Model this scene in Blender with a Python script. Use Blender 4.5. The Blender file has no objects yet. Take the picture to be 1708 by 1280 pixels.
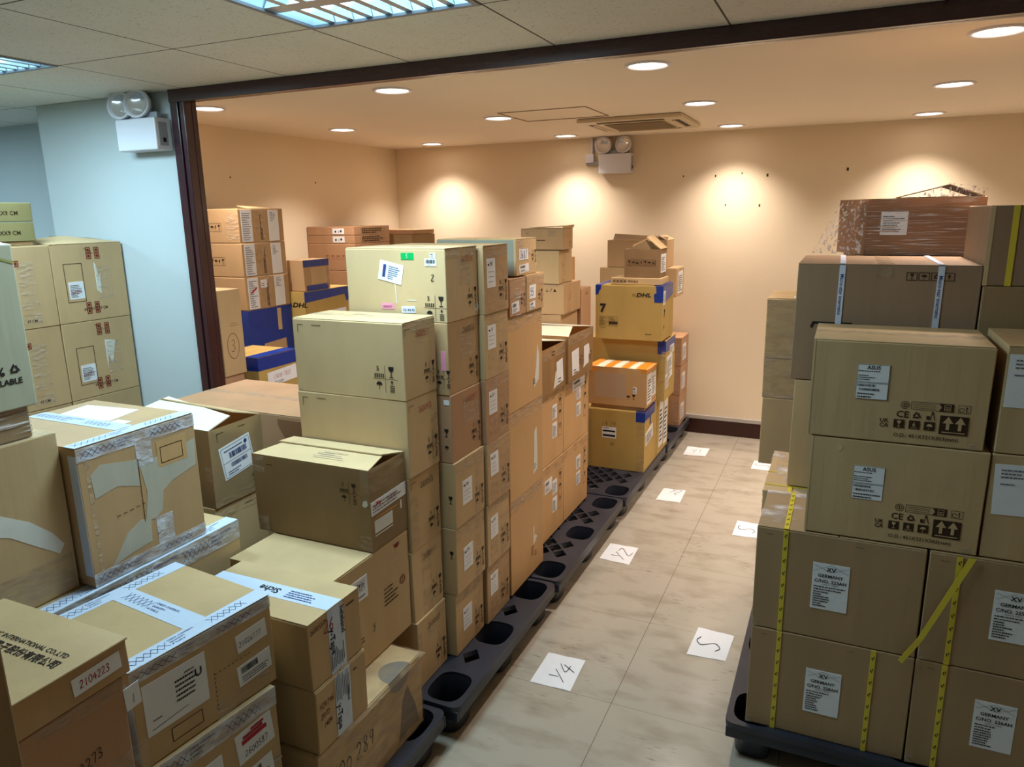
import bpy, bmesh, math, random
from mathutils import Vector, Matrix

# ---------------------------------------------------------------- camera
S = bpy.context.scene
COL = S.collection
def look(yaw, pitch, roll):
    cy, sy, cp, sp = math.cos(yaw), math.sin(yaw), math.cos(pitch), math.sin(pitch)
    f = Vector((sy*cp, cy*cp, -sp)); r = Vector((cy, -sy, 0)); d = f.cross(r)
    cr, sr = math.cos(roll), math.sin(roll)
    return cr*r + sr*d, -(-sr*r + cr*d), -f          # right, up, back
r_, u_, b_ = look(-0.426424789, 0.228536262, 0.0151001369)
cam = bpy.data.cameras.new('camera'); co = bpy.data.objects.new('camera', cam); COL.objects.link(co)
co.matrix_world = Matrix(((r_.x, u_.x, b_.x, 0), (r_.y, u_.y, b_.y, 0), (r_.z, u_.z, b_.z, 1.80), (0, 0, 0, 1)))
cam.sensor_fit = 'HORIZONTAL'; cam.sensor_width = 36; cam.lens = 36*1211.12/1708; cam.clip_start = .02
S.camera = co
# ---------------------------------------------------------------- view, world
S.view_settings.view_transform = 'Standard'; S.view_settings.look = 'None'
S.view_settings.gamma = 1; S.view_settings.use_curve_mapping = False
S.view_settings.exposure = EXPOSURE = 0.10
w = bpy.data.worlds.new('world'); S.world = w; w.use_nodes = True
w.node_tree.nodes['Background'].inputs[0].default_value = (.5, .55, .6, 1)
w.node_tree.nodes['Background'].inputs[1].default_value = 0.02
WARM = (1.0, .88, .79); COOL = (.58, .86, 1.0)
SPOT_W = 92.0        # each recessed downlight
TUBE_W = 31.0        # each louvred ceiling light
XL = [-3.28, -2.07, -0.81, 0.43, 1.66]; YL = [3.2, 4.41, 5.65]
TROFFERS = [(-1.32, 1.755), (-3.175, 1.755), (-5.02, 1.755)]
for i, x in enumerate(XL):
    for y in YL:
        l = bpy.data.lights.new('downlight_beam', 'SPOT'); l.energy = SPOT_W; l.color = WARM
        l.spot_size = math.radians(114); l.spot_blend = 1.0; l.shadow_soft_size = .06
        o = bpy.data.objects.new('downlight_beam', l); COL.objects.link(o); o.location = (x, y, 2.385)
for x, y in TROFFERS:
    l = bpy.data.lights.new('ceiling_light_glow', 'AREA'); l.shape = 'SQUARE'; l.size = .54; l.energy = TUBE_W; l.color = COOL
    o = bpy.data.objects.new('ceiling_light_glow', l); COL.objects.link(o); o.location = (x, y, 2.372)

# ---------------------------------------------------------------- materials
def lin(c): return c/12.92 if c <= .04045 else ((c+.055)/1.055)**2.4
def rgb(r, g, b): return (lin(r/255), lin(g/255), lin(b/255), 1)
MATS = {}
def mat(name, col, rough=.7, spec=.3, metal=0, bump=None, var=None, emit=None, alpha=None, coat=0):
    if name in MATS: return MATS[name]
    m = bpy.data.materials.new(name); m.use_nodes = True; nt = m.node_tree; p = nt.nodes['Principled BSDF']
    col = col if len(col) == 4 else tuple(col)+(1,)
    p.inputs['Base Color'].default_value = col; p.inputs['Roughness'].default_value = rough
    p.inputs['Specular IOR Level'].default_value = spec; p.inputs['Metallic'].default_value = metal
    p.inputs['Coat Weight'].default_value = coat
    m.diffuse_color = col
    tc = nt.nodes.new('ShaderNodeTexCoord')
    if var:   # (scale, amount, stretch)
        mp = nt.nodes.new('ShaderNodeMapping'); mp.inputs['Scale'].default_value = var[2] if len(var) > 2 else (1, 1, 1)
        n = nt.nodes.new('ShaderNodeTexNoise'); n.inputs['Scale'].default_value = var[0]; n.inputs['Detail'].default_value = 5
        mr = nt.nodes.new('ShaderNodeMapRange'); mr.inputs[1].default_value = .3; mr.inputs[2].default_value = .7
        mr.inputs[3].default_value = 1-var[1]; mr.inputs[4].default_value = 1+var[1]
        mx = nt.nodes.new('ShaderNodeVectorMath'); mx.operation = 'SCALE'; mx.inputs[0].default_value = col[:3]
        nt.links.new(tc.outputs['Object'], mp.inputs[0]); nt.links.new(mp.outputs[0], n.inputs['Vector'])
        nt.links.new(n.outputs['Fac'], mr.inputs[0]); nt.links.new(mr.outputs[0], mx.inputs['Scale'])
        nt.links.new(mx.outputs[0], p.inputs['Base Color'])
    if bump:  # (scale, strength, stretch)
        mp = nt.nodes.new('ShaderNodeMapping'); mp.inputs['Scale'].default_value = bump[2] if len(bump) > 2 else (1, 1, 1)
        n = nt.nodes.new('ShaderNodeTexNoise'); n.inputs['Scale'].default_value = bump[0]; n.inputs['Detail'].default_value = 4
        b = nt.nodes.new('ShaderNodeBump'); b.inputs['Strength'].default_value = bump[1]; b.inputs['Distance'].default_value = .01
        nt.links.new(tc.outputs['Object'], mp.inputs[0]); nt.links.new(mp.outputs[0], n.inputs['Vector'])
        nt.links.new(n.outputs['Fac'], b.inputs['Height']); nt.links.new(b.outputs[0], p.inputs['Normal'])
    if emit: p.inputs['Emission Color'].default_value = tuple(emit[0])+(1,); p.inputs['Emission Strength'].default_value = emit[1]
    if alpha is not None: p.inputs['Alpha'].default_value = alpha
    MATS[name] = m; return m
def kraft(name, col):
    return mat(name, col, rough=.62, spec=.25, bump=(1.0, .25, (18, 18, 1.2)), var=(3.0, .09, (1.6, 1.6, .7)))
K = [kraft('kraft_tan', rgb(188, 158, 116)), kraft('kraft_brown', rgb(180, 146, 106)), kraft('kraft_pale', rgb(198, 168, 126)),
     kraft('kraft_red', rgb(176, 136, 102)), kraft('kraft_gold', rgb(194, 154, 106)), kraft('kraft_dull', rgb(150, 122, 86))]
K_TAN, K_BRN, K_PAL, K_RED, K_GLD, K_DUL = K
YEL = kraft('courier_yellow', rgb(178, 148, 84))
HVY = kraft('heavy_board', rgb(162, 132, 96)); SHDB = kraft('shaded_board', rgb(146, 118, 92))  # second board: shade on the right stack painted into its colour
WHT = kraft('white_board', rgb(172, 168, 144)); OLIVE = kraft('olive_board', rgb(132, 122, 80))
WOODH = mat('dark_wood_rail', rgb(54, 24, 32), .24, .7, var=(3, .15, (.5, 10, 10)))
COOL_SIDE = kraft('cool_lit_board', rgb(142, 138, 122))  # cool light on one front face, put into the board colour
GRYB = kraft('grey_board', rgb(178, 172, 156))
PAPER = mat('label_paper', rgb(226, 226, 228), .45, .4, var=(30, .02))
CREAM = mat('cream_paper', rgb(222, 214, 190), .5, .3, var=(20, .03))
PINK = mat('pink_sticker', rgb(232, 150, 176), .5)
GREEN = mat('green_sticker', rgb(0, 165, 80), .45)
INK = mat('black_ink', rgb(38, 34, 34), .6, .2)
GINK = mat('grey_ink', rgb(104, 100, 108), .6, .2)
BRINK = mat('carton_print', rgb(62, 44, 30), .7, .15)
RED = mat('red_ink', rgb(176, 38, 48), .55, .2)
DRED = mat('dark_red_print', rgb(122, 40, 28), .6, .2)
BINK = mat('blue_ink', rgb(52, 66, 120), .55, .2)
TEAR = mat('torn_white', rgb(214, 212, 202), .7, var=(14, .06))
BLUE = mat('blue_tape', rgb(18, 52, 140), .32, .5, bump=(14, .35))
ORNG = mat('orange_tape', rgb(222, 140, 40), .35, .5, bump=(14, .3))
WTAPE = mat('white_blue_tape', rgb(196, 208, 226), .3, .5, bump=(12, .5))
YSTR = mat('yellow_strap', rgb(214, 190, 58), .4, .4)
WSTR = mat('white_strap', rgb(206, 208, 222), .4, .4)
SIDE = mat('taped_side', rgb(172, 132, 92), .25, .5, bump=(10, .5))
BLACKP = mat('pallet_plastic', rgb(40, 42, 52), .42, .5, bump=(90, .08), var=(6, .2))
WOOD = mat('dark_wood', rgb(54, 24, 32), .24, .7, var=(4, .25, (14, 14, .6)))
DARKIN = mat('box_inside', rgb(96, 70, 46), .8, .1)
WPLAST = mat('white_plastic', rgb(214, 212, 220), .35, .5)
GPLAST = mat('grey_plastic', rgb(150, 154, 160), .4, .4)
CHROME = mat('reflector', (.8, .8, .82), .18, .5, metal=1)
GLASSY = mat('lamp_lens', (.85, .87, .9), .08, .6, alpha=.14)
BLACK = mat('black_plastic', rgb(20, 20, 22), .5, .3)
def film(name, tint, strength, scale, stretch, fac_lo, fac_hi, n_lo=.42, n_hi=.66):
    m = bpy.data.materials.new(name); m.use_nodes = True; nt = m.node_tree; nt.nodes.clear()
    out = nt.nodes.new('ShaderNodeOutputMaterial'); mix = nt.nodes.new('ShaderNodeMixShader')
    tr = nt.nodes.new('ShaderNodeBsdfTransparent'); pr = nt.nodes.new('ShaderNodeBsdfPrincipled')
    pr.inputs['Base Color'].default_value = tint; pr.inputs['Roughness'].default_value = .16; pr.inputs['Specular IOR Level'].default_value = .8
    tc = nt.nodes.new('ShaderNodeTexCoord'); mp = nt.nodes.new('ShaderNodeMapping'); mp.inputs['Scale'].default_value = stretch
    n = nt.nodes.new('ShaderNodeTexNoise'); n.inputs['Scale'].default_value = scale; n.inputs['Detail'].default_value = 6
    b = nt.nodes.new('ShaderNodeBump'); b.inputs['Strength'].default_value = strength; b.inputs['Distance'].default_value = .02
    mr = nt.nodes.new('ShaderNodeMapRange'); mr.inputs[1].default_value = n_lo; mr.inputs[2].default_value = n_hi
    mr.inputs[3].default_value = fac_lo; mr.inputs[4].default_value = fac_hi
    L = nt.links.new
    L(tc.outputs['Object'], mp.inputs[0]); L(mp.outputs[0], n.inputs['Vector']); L(n.outputs['Fac'], b.inputs['Height'])
    L(b.outputs[0], pr.inputs['Normal']); L(n.outputs['Fac'], mr.inputs[0]); L(mr.outputs[0], mix.inputs[0])
    L(tr.outputs[0], mix.inputs[1]); L(pr.outputs[0], mix.inputs[2]); L(mix.outputs[0], out.inputs[0])
    m.diffuse_color = (.8, .8, .8, .3); MATS[name] = m; return m
TAPE = film('clear_tape', rgb(196, 166, 128), .8, 16, (1, 1, 2.5), .06, .42)
PTAPE = film('pale_clear_tape', rgb(212, 192, 168), 1.0, 22, (1, 1, 3), .08, .42)
WTS = film('printed_clear_tape', rgb(222, 226, 236), .5, 18, (1, 1, 2), .35, .8)
WRAP = film('stretch_film', rgb(224, 206, 196), 1.0, 5, (1.6, 2, 34), .05, .95, .52, .66)  # highlight streaks on the film painted in as opaque pale bands
WRAPD = film('stretch_film_diagonal', rgb(214, 196, 188), 1.0, 7, (14, 3, 9), .06, .9, .5, .64)  # glint streaks painted in here too, with another stretch

# ---------------------------------------------------------------- mesh helpers
def link(name, me, m=None, parent=None, loc=None, rz=0):
    o = bpy.data.objects.new(name, me); COL.objects.link(o)
    if m: me.materials.append(m)
    if parent: o.parent = parent
    if loc: o.location = loc
    o.rotation_euler.z = rz
    return o
def pydata(name, vs, fs, m, parent=None, smooth=False):
    me = bpy.data.meshes.new(name); me.from_pydata([tuple(v) for v in vs], [], fs); me.update()
    if smooth:
        for p in me.polygons: p.use_smooth = True
    return link(name, me, m, parent)
def frombm(name, bm, m, parent=None, smooth=False):
    me = bpy.data.meshes.new(name); bm.to_mesh(me); bm.free()
    if smooth:
        for p in me.polygons: p.use_smooth = True
    return link(name, me, m, parent)
def bbox(bm, x0, x1, y0, y1, z0, z1, bev=0):
    vs = [bm.verts.new(p) for p in ((x0,y0,z0),(x1,y0,z0),(x1,y1,z0),(x0,y1,z0),(x0,y0,z1),(x1,y0,z1),(x1,y1,z1),(x0,y1,z1))]
    fs = [bm.faces.new([vs[i] for i in q]) for q in ((3,2,1,0),(4,5,6,7),(0,1,5,4),(1,2,6,5),(2,3,7,6),(3,0,4,7))]
    if bev:
        es = {e for f in fs for e in f.edges}
        bmesh.ops.bevel(bm, geom=list(es), offset=bev, segments=2, affect='EDGES', profile=.5)
def boxo(name, x0, x1, y0, y1, z0, z1, m, parent=None, bev=0):
    bm = bmesh.new(); bbox(bm, x0, x1, y0, y1, z0, z1, bev); return frombm(name, bm, m, parent)
def lathe(bm, prof, c=(0,0,0), n=32, sx=1, sy=1, mtx=None):
    rings = []
    for r, z in prof:
        ring = []
        for i in range(n):
            a = 2*math.pi*i/n; p = Vector((c[0]+r*sx*math.cos(a), c[1]+r*sy*math.sin(a), c[2]+z))
            if mtx: p = mtx @ p
            ring.append(bm.verts.new(p))
        rings.append(ring)
    for a, b in zip(rings, rings[1:]):
        for i in range(n): bm.faces.new((a[i], a[(i+1) % n], b[(i+1) % n], b[i]))
    return rings
def struct(o): o['kind'] = 'structure'; return o
def thing(o, label, cat, group=None):
    o['label'] = label; o['category'] = cat
    if group: o['group'] = group
    return o
def empty(name, loc, rz=0):
    o = bpy.data.objects.new(name, None); COL.objects.link(o); o.location = loc; o.rotation_euler.z = rz
    o.empty_display_size = .05; return o

# ---------------------------------------------------------------- flat artwork: lists of (verts2d, faces)
class Art:
    def __init__(s): s.v = []; s.f = []
    def poly(s, pts): n = len(s.v); s.v += [tuple(p) for p in pts]; s.f.append(list(range(n, n+len(pts)))); return s
    def rect(s, x, y, w, h): return s.poly([(x, y), (x+w, y), (x+w, y+h), (x, y+h)])
    def frame(s, x, y, w, h, t):
        s.rect(x, y, w, t); s.rect(x, y+h-t, w, t); s.rect(x, y+t, t, h-2*t); return s.rect(x+w-t, y+t, t, h-2*t)
    def line(s, pts, t):
        for a, b in zip(pts, pts[1:]):
            dx, dy = b[0]-a[0], b[1]-a[1]; L = math.hypot(dx, dy) or 1e-9; nx, ny = -dy/L*t/2, dx/L*t/2; ex, ey = dx/L*t*.3, dy/L*t*.3
            s.poly([(a[0]-ex-nx, a[1]-ey-ny), (b[0]+ex-nx, b[1]+ey-ny), (b[0]+ex+nx, b[1]+ey+ny), (a[0]-ex+nx, a[1]-ey+ny)])
        return s
    def disc(s, x, y, r, n=14, a0=0, a1=360):
        return s.poly([(x+r*math.cos(math.radians(a0+(a1-a0)*i/n)), y+r*math.sin(math.radians(a0+(a1-a0)*i/n))) for i in range(n if a1-a0 >= 360 else n+1)])
    def add(s, o, x=0, y=0, sc=1, rot=0):
        c, q = math.cos(math.radians(rot)), math.sin(math.radians(rot)); n = len(s.v)
        s.v += [(x+sc*(a*c-b*q), y+sc*(a*q+b*c)) for a, b in o.v]; s.f += [[i+n for i in f] for f in o.f]; return s
    def size(s):
        xs = [a for a, b in s.v]; ys = [b for a, b in s.v]; return min(xs), min(ys), max(xs), max(ys)
_tc = {}
def text(t, h, bold=0.0, align='L'):
    """lettering of cap height h, starting at 0,0"""
    k = (t, bold)
    if k not in _tc:
        cu = bpy.data.curves.new('lettering', 'FONT'); cu.body = t; cu.size = 1; cu.offset = bold; cu.resolution_u = 2
        ob = bpy.data.objects.new('lettering', cu); COL.objects.link(ob)
        bpy.context.view_layer.update()
        ev = ob.evaluated_get(bpy.context.evaluated_depsgraph_get()); me = ev.to_mesh()
        _tc[k] = ([(v.co.x, v.co.y) for v in me.vertices], [list(p.vertices) for p in me.polygons])
        ev.to_mesh_clear(); bpy.data.objects.remove(ob); bpy.data.curves.remove(cu)
    a = Art(); v, f = _tc[k]; sc = h/.70
    if not v: return a
    x0 = min(p[0] for p in v); x1 = max(p[0] for p in v)
    dx = -x0 if align == 'L' else (-(x0+x1)/2 if align == 'C' else -x1)
    a.v = [((x+dx)*sc, y*sc) for x, y in v]; a.f = [list(q) for q in f]; return a
STROKE = {'0': [[(.5,1),(.1,.7),(.1,.25),(.5,0),(.8,.3),(.8,.75),(.5,1)]], '1': [[(.5,1),(.45,0)]],
 '2': [[(.1,.8),(.4,1),(.75,.8),(.6,.45),(.1,.05),(.9,0)]], '3': [[(.1,.95),(.6,1),(.75,.75),(.35,.55),(.8,.35),(.5,0),(.05,.1)]],
 '4': [[(.5,1),(.1,.4),(.9,.45)],[(.65,.8),(.6,0)]], '5': [[(.85,1),(.3,.95),(.2,.55),(.6,.6),(.8,.3),(.5,0),(.1,.1)]],
 '6': [[(.7,1),(.25,.6),(.15,.2),(.5,0),(.75,.25),(.5,.5),(.2,.3)]], '7': [[(.1,.95),(.85,1),(.4,0)]],
 '8': [[(.5,.5),(.2,.75),(.5,1),(.75,.75),(.5,.5),(.15,.2),(.5,0),(.8,.2),(.5,.5)]], '9': [[(.75,.7),(.4,.5),(.2,.75),(.5,1),(.75,.8),(.6,0)]],
 'S': [[(.85,.95),(.4,1),(.15,.75),(.5,.5),(.8,.25),(.5,0),(.1,.1)]], 'Y': [[(.05,1),(.45,.5)],[(.9,1),(.3,0)]],
 'Z': [[(.1,1),(.85,.95),(.1,.05),(.9,0)]], 'T': [[(.05,.95),(.95,1)],[(.5,1),(.45,0)]], '-': [[(.1,.5),(.8,.5)]], ' ': [],
 'H': [[(.15,1),(.1,0)],[(.85,1),(.8,0)],[(.1,.5),(.85,.55)]], 'N': [[(.1,0),(.15,1),(.8,0),(.85,1)]], 'U': [[(.1,1),(.15,.2),(.5,0),(.8,.2),(.85,1)]]}
def smooth(p, k=4):
    if len(p) < 3: return p
    q = [p[0]]+list(p)+[p[-1]]; out = []
    for a, b, c, d in zip(q, q[1:], q[2:], q[3:]):
        for i in range(k):
            t = i/k
            out.append(tuple(.5*((2*b[j])+(-a[j]+c[j])*t+(2*a[j]-5*b[j]+4*c[j]-d[j])*t*t+(-a[j]+3*b[j]-3*c[j]+d[j])*t**3) for j in (0, 1)))
    return out+[p[-1]]
def hand(t, h, lw=None, rnd=None):
    a = Art(); x = 0; rnd = rnd or random.Random(hash(t) % 1000 if False else sum(map(ord, t))); lw = lw or h*.09
    for ch in t:
        jy = rnd.uniform(-.06, .06)*h; k = rnd.uniform(.9, 1.1)
        for st in STROKE.get(ch, []):
            st = smooth(st) if h > .012 else st
            a.line([(x+h*.55*(p[0]+.12*p[1]), jy+h*k*p[1]) for p in st], lw)
        x += h*(.62 if ch != ' ' else .35)
    return a
def micro(w, h, rows, rnd, fill=.62):
    """rows of print too small to read"""
    a = Art(); rh = h/rows
    for r in range(rows):
        x = 0; end = w*rnd.uniform(.45, 1)
        while x < end:
            l = min(rnd.uniform(.03, .10)*w, end-x); a.rect(x, h-(r+1)*rh+rh*.2, l, rh*fill*.62); x += l+w*.018
    return a
def barcode(w, h, rnd):
    a = Art(); x = 0
    while x < w:
        b = rnd.choice((.010, .018, .03))*w; a.rect(x, 0, min(b, w-x), h); x += b+rnd.choice((.010, .016, .026))*w
    return a
def glass(h):
    a = Art(); a.poly([(-.28*h, h), (-.25*h, .72*h), (-.12*h, .56*h), (0, .52*h), (.12*h, .56*h), (.25*h, .72*h), (.28*h, h)])
    a.rect(-.045*h, .1*h, .09*h, .45*h); a.rect(-.2*h, 0, .4*h, .08*h); return a
def umbrella(h):
    a = Art(); a.disc(0, .45*h, .42*h, 10, 0, 180); a.rect(-.03*h, -.05*h, .06*h, .55*h); a.rect(-.14*h, -.05*h, .14*h, .05*h); return a
def arrowup(h, w=None):
    w = w or .5*h; a = Art(); a.poly([(-w/2, .55*h), (w/2, .55*h), (0, h)]); a.rect(-w*.16, .12*h, w*.32, .45*h); return a
def four_marks(h):
    """the two-by-two grid of handling marks on the cartons"""
    a = Art(); t = .014*h; a.rect(-t/2, -.5*h, t, h); a.rect(-.52*h, -t/2, 1.04*h, t)
    a.add(text('5', .17*h, .01), -.34*h, .29*h)
    for i in range(5): a.rect(-.44*h+i*.085*h, .04*h, .05*h, .15*h)
    a.add(glass(.40*h), .26*h, .06*h); a.add(umbrella(.30*h), -.26*h, -.36*h)
    a.add(arrowup(.16*h, .13*h), .27*h, -.2*h)
    for i in range(4): a.rect(.18*h, -.46*h+i*.068*h, .19*h, .03*h)
    return a
def recycle(h):
    a = Art()
    for k in range(3):
        c, s = math.cos(2.0944*k), math.sin(2.0944*k)
        R = lambda x, y: (x*c-y*s, x*s+y*c)
        a.poly([R(*p) for p in ((-.42*h, -.30*h), (.10*h, -.30*h), (.10*h, -.40*h), (.28*h, -.21*h), (.10*h, -.04*h), (.10*h, -.14*h), (-.30*h, -.14*h))])
    return a
def boxed(art, h, t=None):
    a = Art(); t = t or .05*h; a.frame(-h/2, -h/2, h, h, t); a.add(art); return a
def tri_row(w, h, n, t):
    a = Art(); pts = [(w*i/n, h*(i % 2)) for i in range(n+1)]; a.line(pts, t); a.line([(x, h-y) for x, y in pts], t); return a

# ---------------------------------------------------------------- cartons
R = random.Random(7)
class Carton:
    """A cardboard box. Faces: F front (towards -y), R right (+x), L left, T top, B back. u runs right, v up, in metres."""
    def __init__(s, x0, x1, y0, y1, z0, z1, label, m=None, top='plain', rz=0, jit=.003, hollow=False, cat='box', group=None, corners=None, name='cardboard_box', bev=.003):
        cx, cy = (x0+x1)/2, (y0+y1)/2; s.root = empty(name, (cx, cy, z0), rz); thing(s.root, label, cat, group)
        s.m = m or K_TAN; w, d, h = x1-x0, y1-y0, z1-z0; s.w, s.d, s.h = w, d, h; s.n = 0
        J = lambda: R.uniform(-jit, jit)*.8
        zt = h-.0035 if top in ('flaps', 'flapsy') else h
        s.top = top; s.zt = zt
        base = [(-w/2, -d/2), (w/2, -d/2), (w/2, d/2), (-w/2, d/2)]
        if corners: base = [(a-cx, b-cy) for a, b in corners]
        lo = [Vector((a, b, 0)) for a, b in base]; hi = [Vector((a+J(), b+J(), zt)) for a, b in base]
        s.c = lo+hi
        bm = bmesh.new(); vs = [bm.verts.new(p) for p in s.c]
        quads = [(3,2,1,0),(4,5,6,7),(0,1,5,4),(1,2,6,5),(2,3,7,6),(3,0,4,7)]
        if hollow: quads.pop(1)
        for q in quads: bm.faces.new([vs[i] for i in q])
        if hollow:
            bmesh.ops.solidify(bm, geom=bm.faces[:], thickness=.005)
        else:
            bmesh.ops.bevel(bm, geom=bm.edges[:], offset=bev, segments=2, affect='EDGES', profile=.5)
        s.body = frombm('body', bm, s.m, s.root)
        if top in ('flaps', 'flapsy') and not hollow:
            g = .0015; t0, t1 = zt, h
            if top == 'flaps':
                for a, b in ((-d/2+.001, -g), (g, d/2-.001)): boxo('flap', -w/2+.001, w/2-.001, a, b, t0, t1, s.m, s.root, .001)
            else:
                for a, b in ((-w/2+.001, -g), (g, w/2-.001)): boxo('flap', a, b, -d/2+.001, d/2-.001, t0, t1, s.m, s.root, .001)
    def P(s, face, u, v, off=0):
        idx = {'F': (0,1,5,4), 'R': (1,2,6,5), 'B': (2,3,7,6), 'L': (3,0,4,7), 'T': (4,5,6,7)}[face]
        a, b, c, d = [s.c[i] for i in idx]
        U, V = s.dim(face); p, q = u/U, v/V
        pt = a*(1-p)*(1-q)+b*p*(1-q)+c*p*q+d*(1-p)*q
        n = (b-a).cross(d-a).normalized()
        if face == 'T' and s.top in ('flaps', 'flapsy'): off += .0035
        return pt+n*off
    def dim(s, face): return {'F': (s.w, s.h), 'B': (s.w, s.h), 'R': (s.d, s.h), 'L': (s.d, s.h), 'T': (s.w, s.d)}[face]
    def _uv(s, face, u, v):
        U, V = s.dim(face); return (u if u >= 0 else U+u), (v if v >= 0 else V+v)
    def art(s, face, u, v, art, m, name='printed_mark', off=.0012, rot=0, parent=None, label=None):
        """draw artwork with its origin at u,v"""
        u, v = s._uv(face, u, v); c, q = math.cos(math.radians(rot)), math.sin(math.radians(rot))
        o = pydata(name, [s.P(face, u+a*c-b*q, v+a*q+b*c, off) for a, b in art.v], art.f, m, parent or s.root)
        if label: o['label'] = label
        return o
    def patch(s, face, u, v, w, h, m, name, off=.0008, rot=0, pts=None, label=None):
        u, v = s._uv(face, u, v); c, q = math.cos(math.radians(rot)), math.sin(math.radians(rot))
        pl = pts or [(0, 0), (w, 0), (w, h), (0, h)]
        f = lambda o: [s.P(face, u+a*c-b*q, v+a*q+b*c, o) for a, b in pl]
        n = len(pl); vs = f(off)+f(.0001)
        o = pydata(name, vs, [list(range(n))]+[[i, i+n, (i+1) % n+n, (i+1) % n] for i in range(n)], m, s.root)
        if label: o['label'] = label
        return o
    def label(s, face, u, v, w, h, kind='ship', rot=0, seed=1, m=None, head=None, lab=None, red=None):
        """sticker with its lower left corner at u,v, printed child"""
        rn = random.Random(seed); o = s.patch(face, u, v, w, h, m or PAPER, 'shipping_label', .0012, rot, label=lab)
        a = Art()
        if kind == 'ship':
            a.frame(w*.04, h*.04, w*.92, h*.92, w*.008); a.add(micro(w*.6, h*.18, 4, rn), w*.08, h*.76); a.add(barcode(w*.7, h*.14, rn), w*.12, h*.55)
            a.rect(w*.04, h*.5, w*.92, w*.008); a.add(micro(w*.8, h*.18, 3, rn), w*.08, h*.3); a.add(barcode(w*.55, h*.1, rn), w*.2, h*.14)
        elif kind == 'small':
            a.add(micro(w*.8, h*.35, 3, rn), w*.1, h*.12); a.add(barcode(w*.5, h*.3, rn), w*.1, h*.58)
        elif kind == 'code':
            a.add(barcode(w*.8, h*.5, rn), w*.1, h*.36); a.add(micro(w*.6, h*.14, 1, rn), w*.2, h*.12)
        elif kind == 'form':
            a.add(micro(w*.85, h*.75, 8, rn), w*.08, h*.1)
        elif kind == 'lines':
            for k in range(3): a.rect(w*.12, h*(.2+.17*k), w*rn.uniform(.5, .76), h*.012)
            a.rect(w*.1, h*.76, w*.16, h*.07); a.add(hand(str(rn.randint(100, 999)), h*.13, h*.014), w*.32, h*.76)
        if head: a.add(head)
        if a.f: s.art(face, u if u >= 0 else s._uv(face, u, v)[0], v if v >= 0 else s._uv(face, u, v)[1], a, INK, 'label_print', .0019, rot, parent=o)
        if red:
            s.art(face, *s._uv(face, u, v), red, RED, 'red_writing', .0022, rot, parent=o)
        return o
    def tape(s, face, u, v, w, h, m=None, rot=0, name='packing_tape'):
        return s.patch(face, u, v, w, h, m or TAPE, name, .0010, rot)
    def hand(s, face, u, v, t, h, m=None, rot=0, lw=None):
        return s.art(face, u, v, hand(t, h, lw), m or INK, 'handwriting', .0016, rot)
    def panel(s, pts, m=None, name='flap', t=.004):
        """a flap: four points in the box's own frame, given thickness"""
        p = [Vector(q) for q in pts]; n = (p[1]-p[0]).cross(p[2]-p[0]).normalized()*t
        vs = p+[q-n for q in p]; k = len(p)
        return pydata(name, vs, [list(range(k)), list(range(2*k-1, k-1, -1))]+[[i, i+k, (i+1) % k+k, (i+1) % k] for i in range(k)], m or s.m, s.root)

# ---------------------------------------------------------------- plates with holes
def plate(name, outer, holes, z0, z1, m, parent=None, bevel=0):
    cu = bpy.data.curves.new(name, 'CURVE'); cu.dimensions = '2D'; cu.fill_mode = 'BOTH'; cu.extrude = (z1-z0)/2; cu.bevel_depth = bevel
    for loop in [outer]+holes:
        sp = cu.splines.new('POLY'); sp.points.add(len(loop)-1); sp.use_cyclic_u = True
        for p, q in zip(sp.points, loop): p.co = (q[0], q[1], 0, 1)
    ob = bpy.data.objects.new(name, cu); COL.objects.link(ob); bpy.context.view_layer.update()
    me = bpy.data.meshes.new_from_object(ob.evaluated_get(bpy.context.evaluated_depsgraph_get()))
    bpy.data.objects.remove(ob); bpy.data.curves.remove(cu)
    me.name = name; me.transform(Matrix.Translation((0, 0, (z0+z1)/2))); me.materials.clear()
    return link(name, me, m, parent)
def R4(x0, x1, y0, y1): return [(x0, y0), (x1, y0), (x1, y1), (x0, y1)]
def circ(x, y, r, n=28): return [(x+r*math.cos(2*math.pi*i/n), y+r*math.sin(2*math.pi*i/n)) for i in range(n)]

# ---------------------------------------------------------------- surface materials of the room
def nodes(name):
    m = bpy.data.materials.new(name); m.use_nodes = True; MATS[name] = m
    return m, m.node_tree, m.node_tree.nodes['Principled BSDF'], m.node_tree.links.new
def gridline(nt, L, src, axis, pitch, off, wd):
    """1 on a joint line"""
    sx = nt.nodes.new('ShaderNodeSeparateXYZ'); L(src, sx.inputs[0])
    a = nt.nodes.new('ShaderNodeMath'); a.operation = 'SUBTRACT'; L(sx.outputs[axis], a.inputs[0]); a.inputs[1].default_value = off-pitch/2
    b = nt.nodes.new('ShaderNodeMath'); b.operation = 'FLOORED_MODULO'; L(a.outputs[0], b.inputs[0]); b.inputs[1].default_value = pitch
    c = nt.nodes.new('ShaderNodeMath'); c.operation = 'SUBTRACT'; L(b.outputs[0], c.inputs[0]); c.inputs[1].default_value = pitch/2
    d = nt.nodes.new('ShaderNodeMath'); d.operation = 'ABSOLUTE'; L(c.outputs[0], d.inputs[0])
    e = nt.nodes.new('ShaderNodeMath'); e.operation = 'LESS_THAN'; L(d.outputs[0], e.inputs[0]); e.inputs[1].default_value = wd/2
    return e.outputs[0]
def mixc(nt, L, fac, a, b):
    m = nt.nodes.new('ShaderNodeMix'); m.data_type = 'RGBA'; m.clamp_factor = True
    if fac is not None: L(fac, m.inputs[0])
    for s, i in ((a, 6), (b, 7)):
        if isinstance(s, tuple): m.inputs[i].default_value = s
        else: L(s, m.inputs[i])
    return m.outputs[2]
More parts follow.
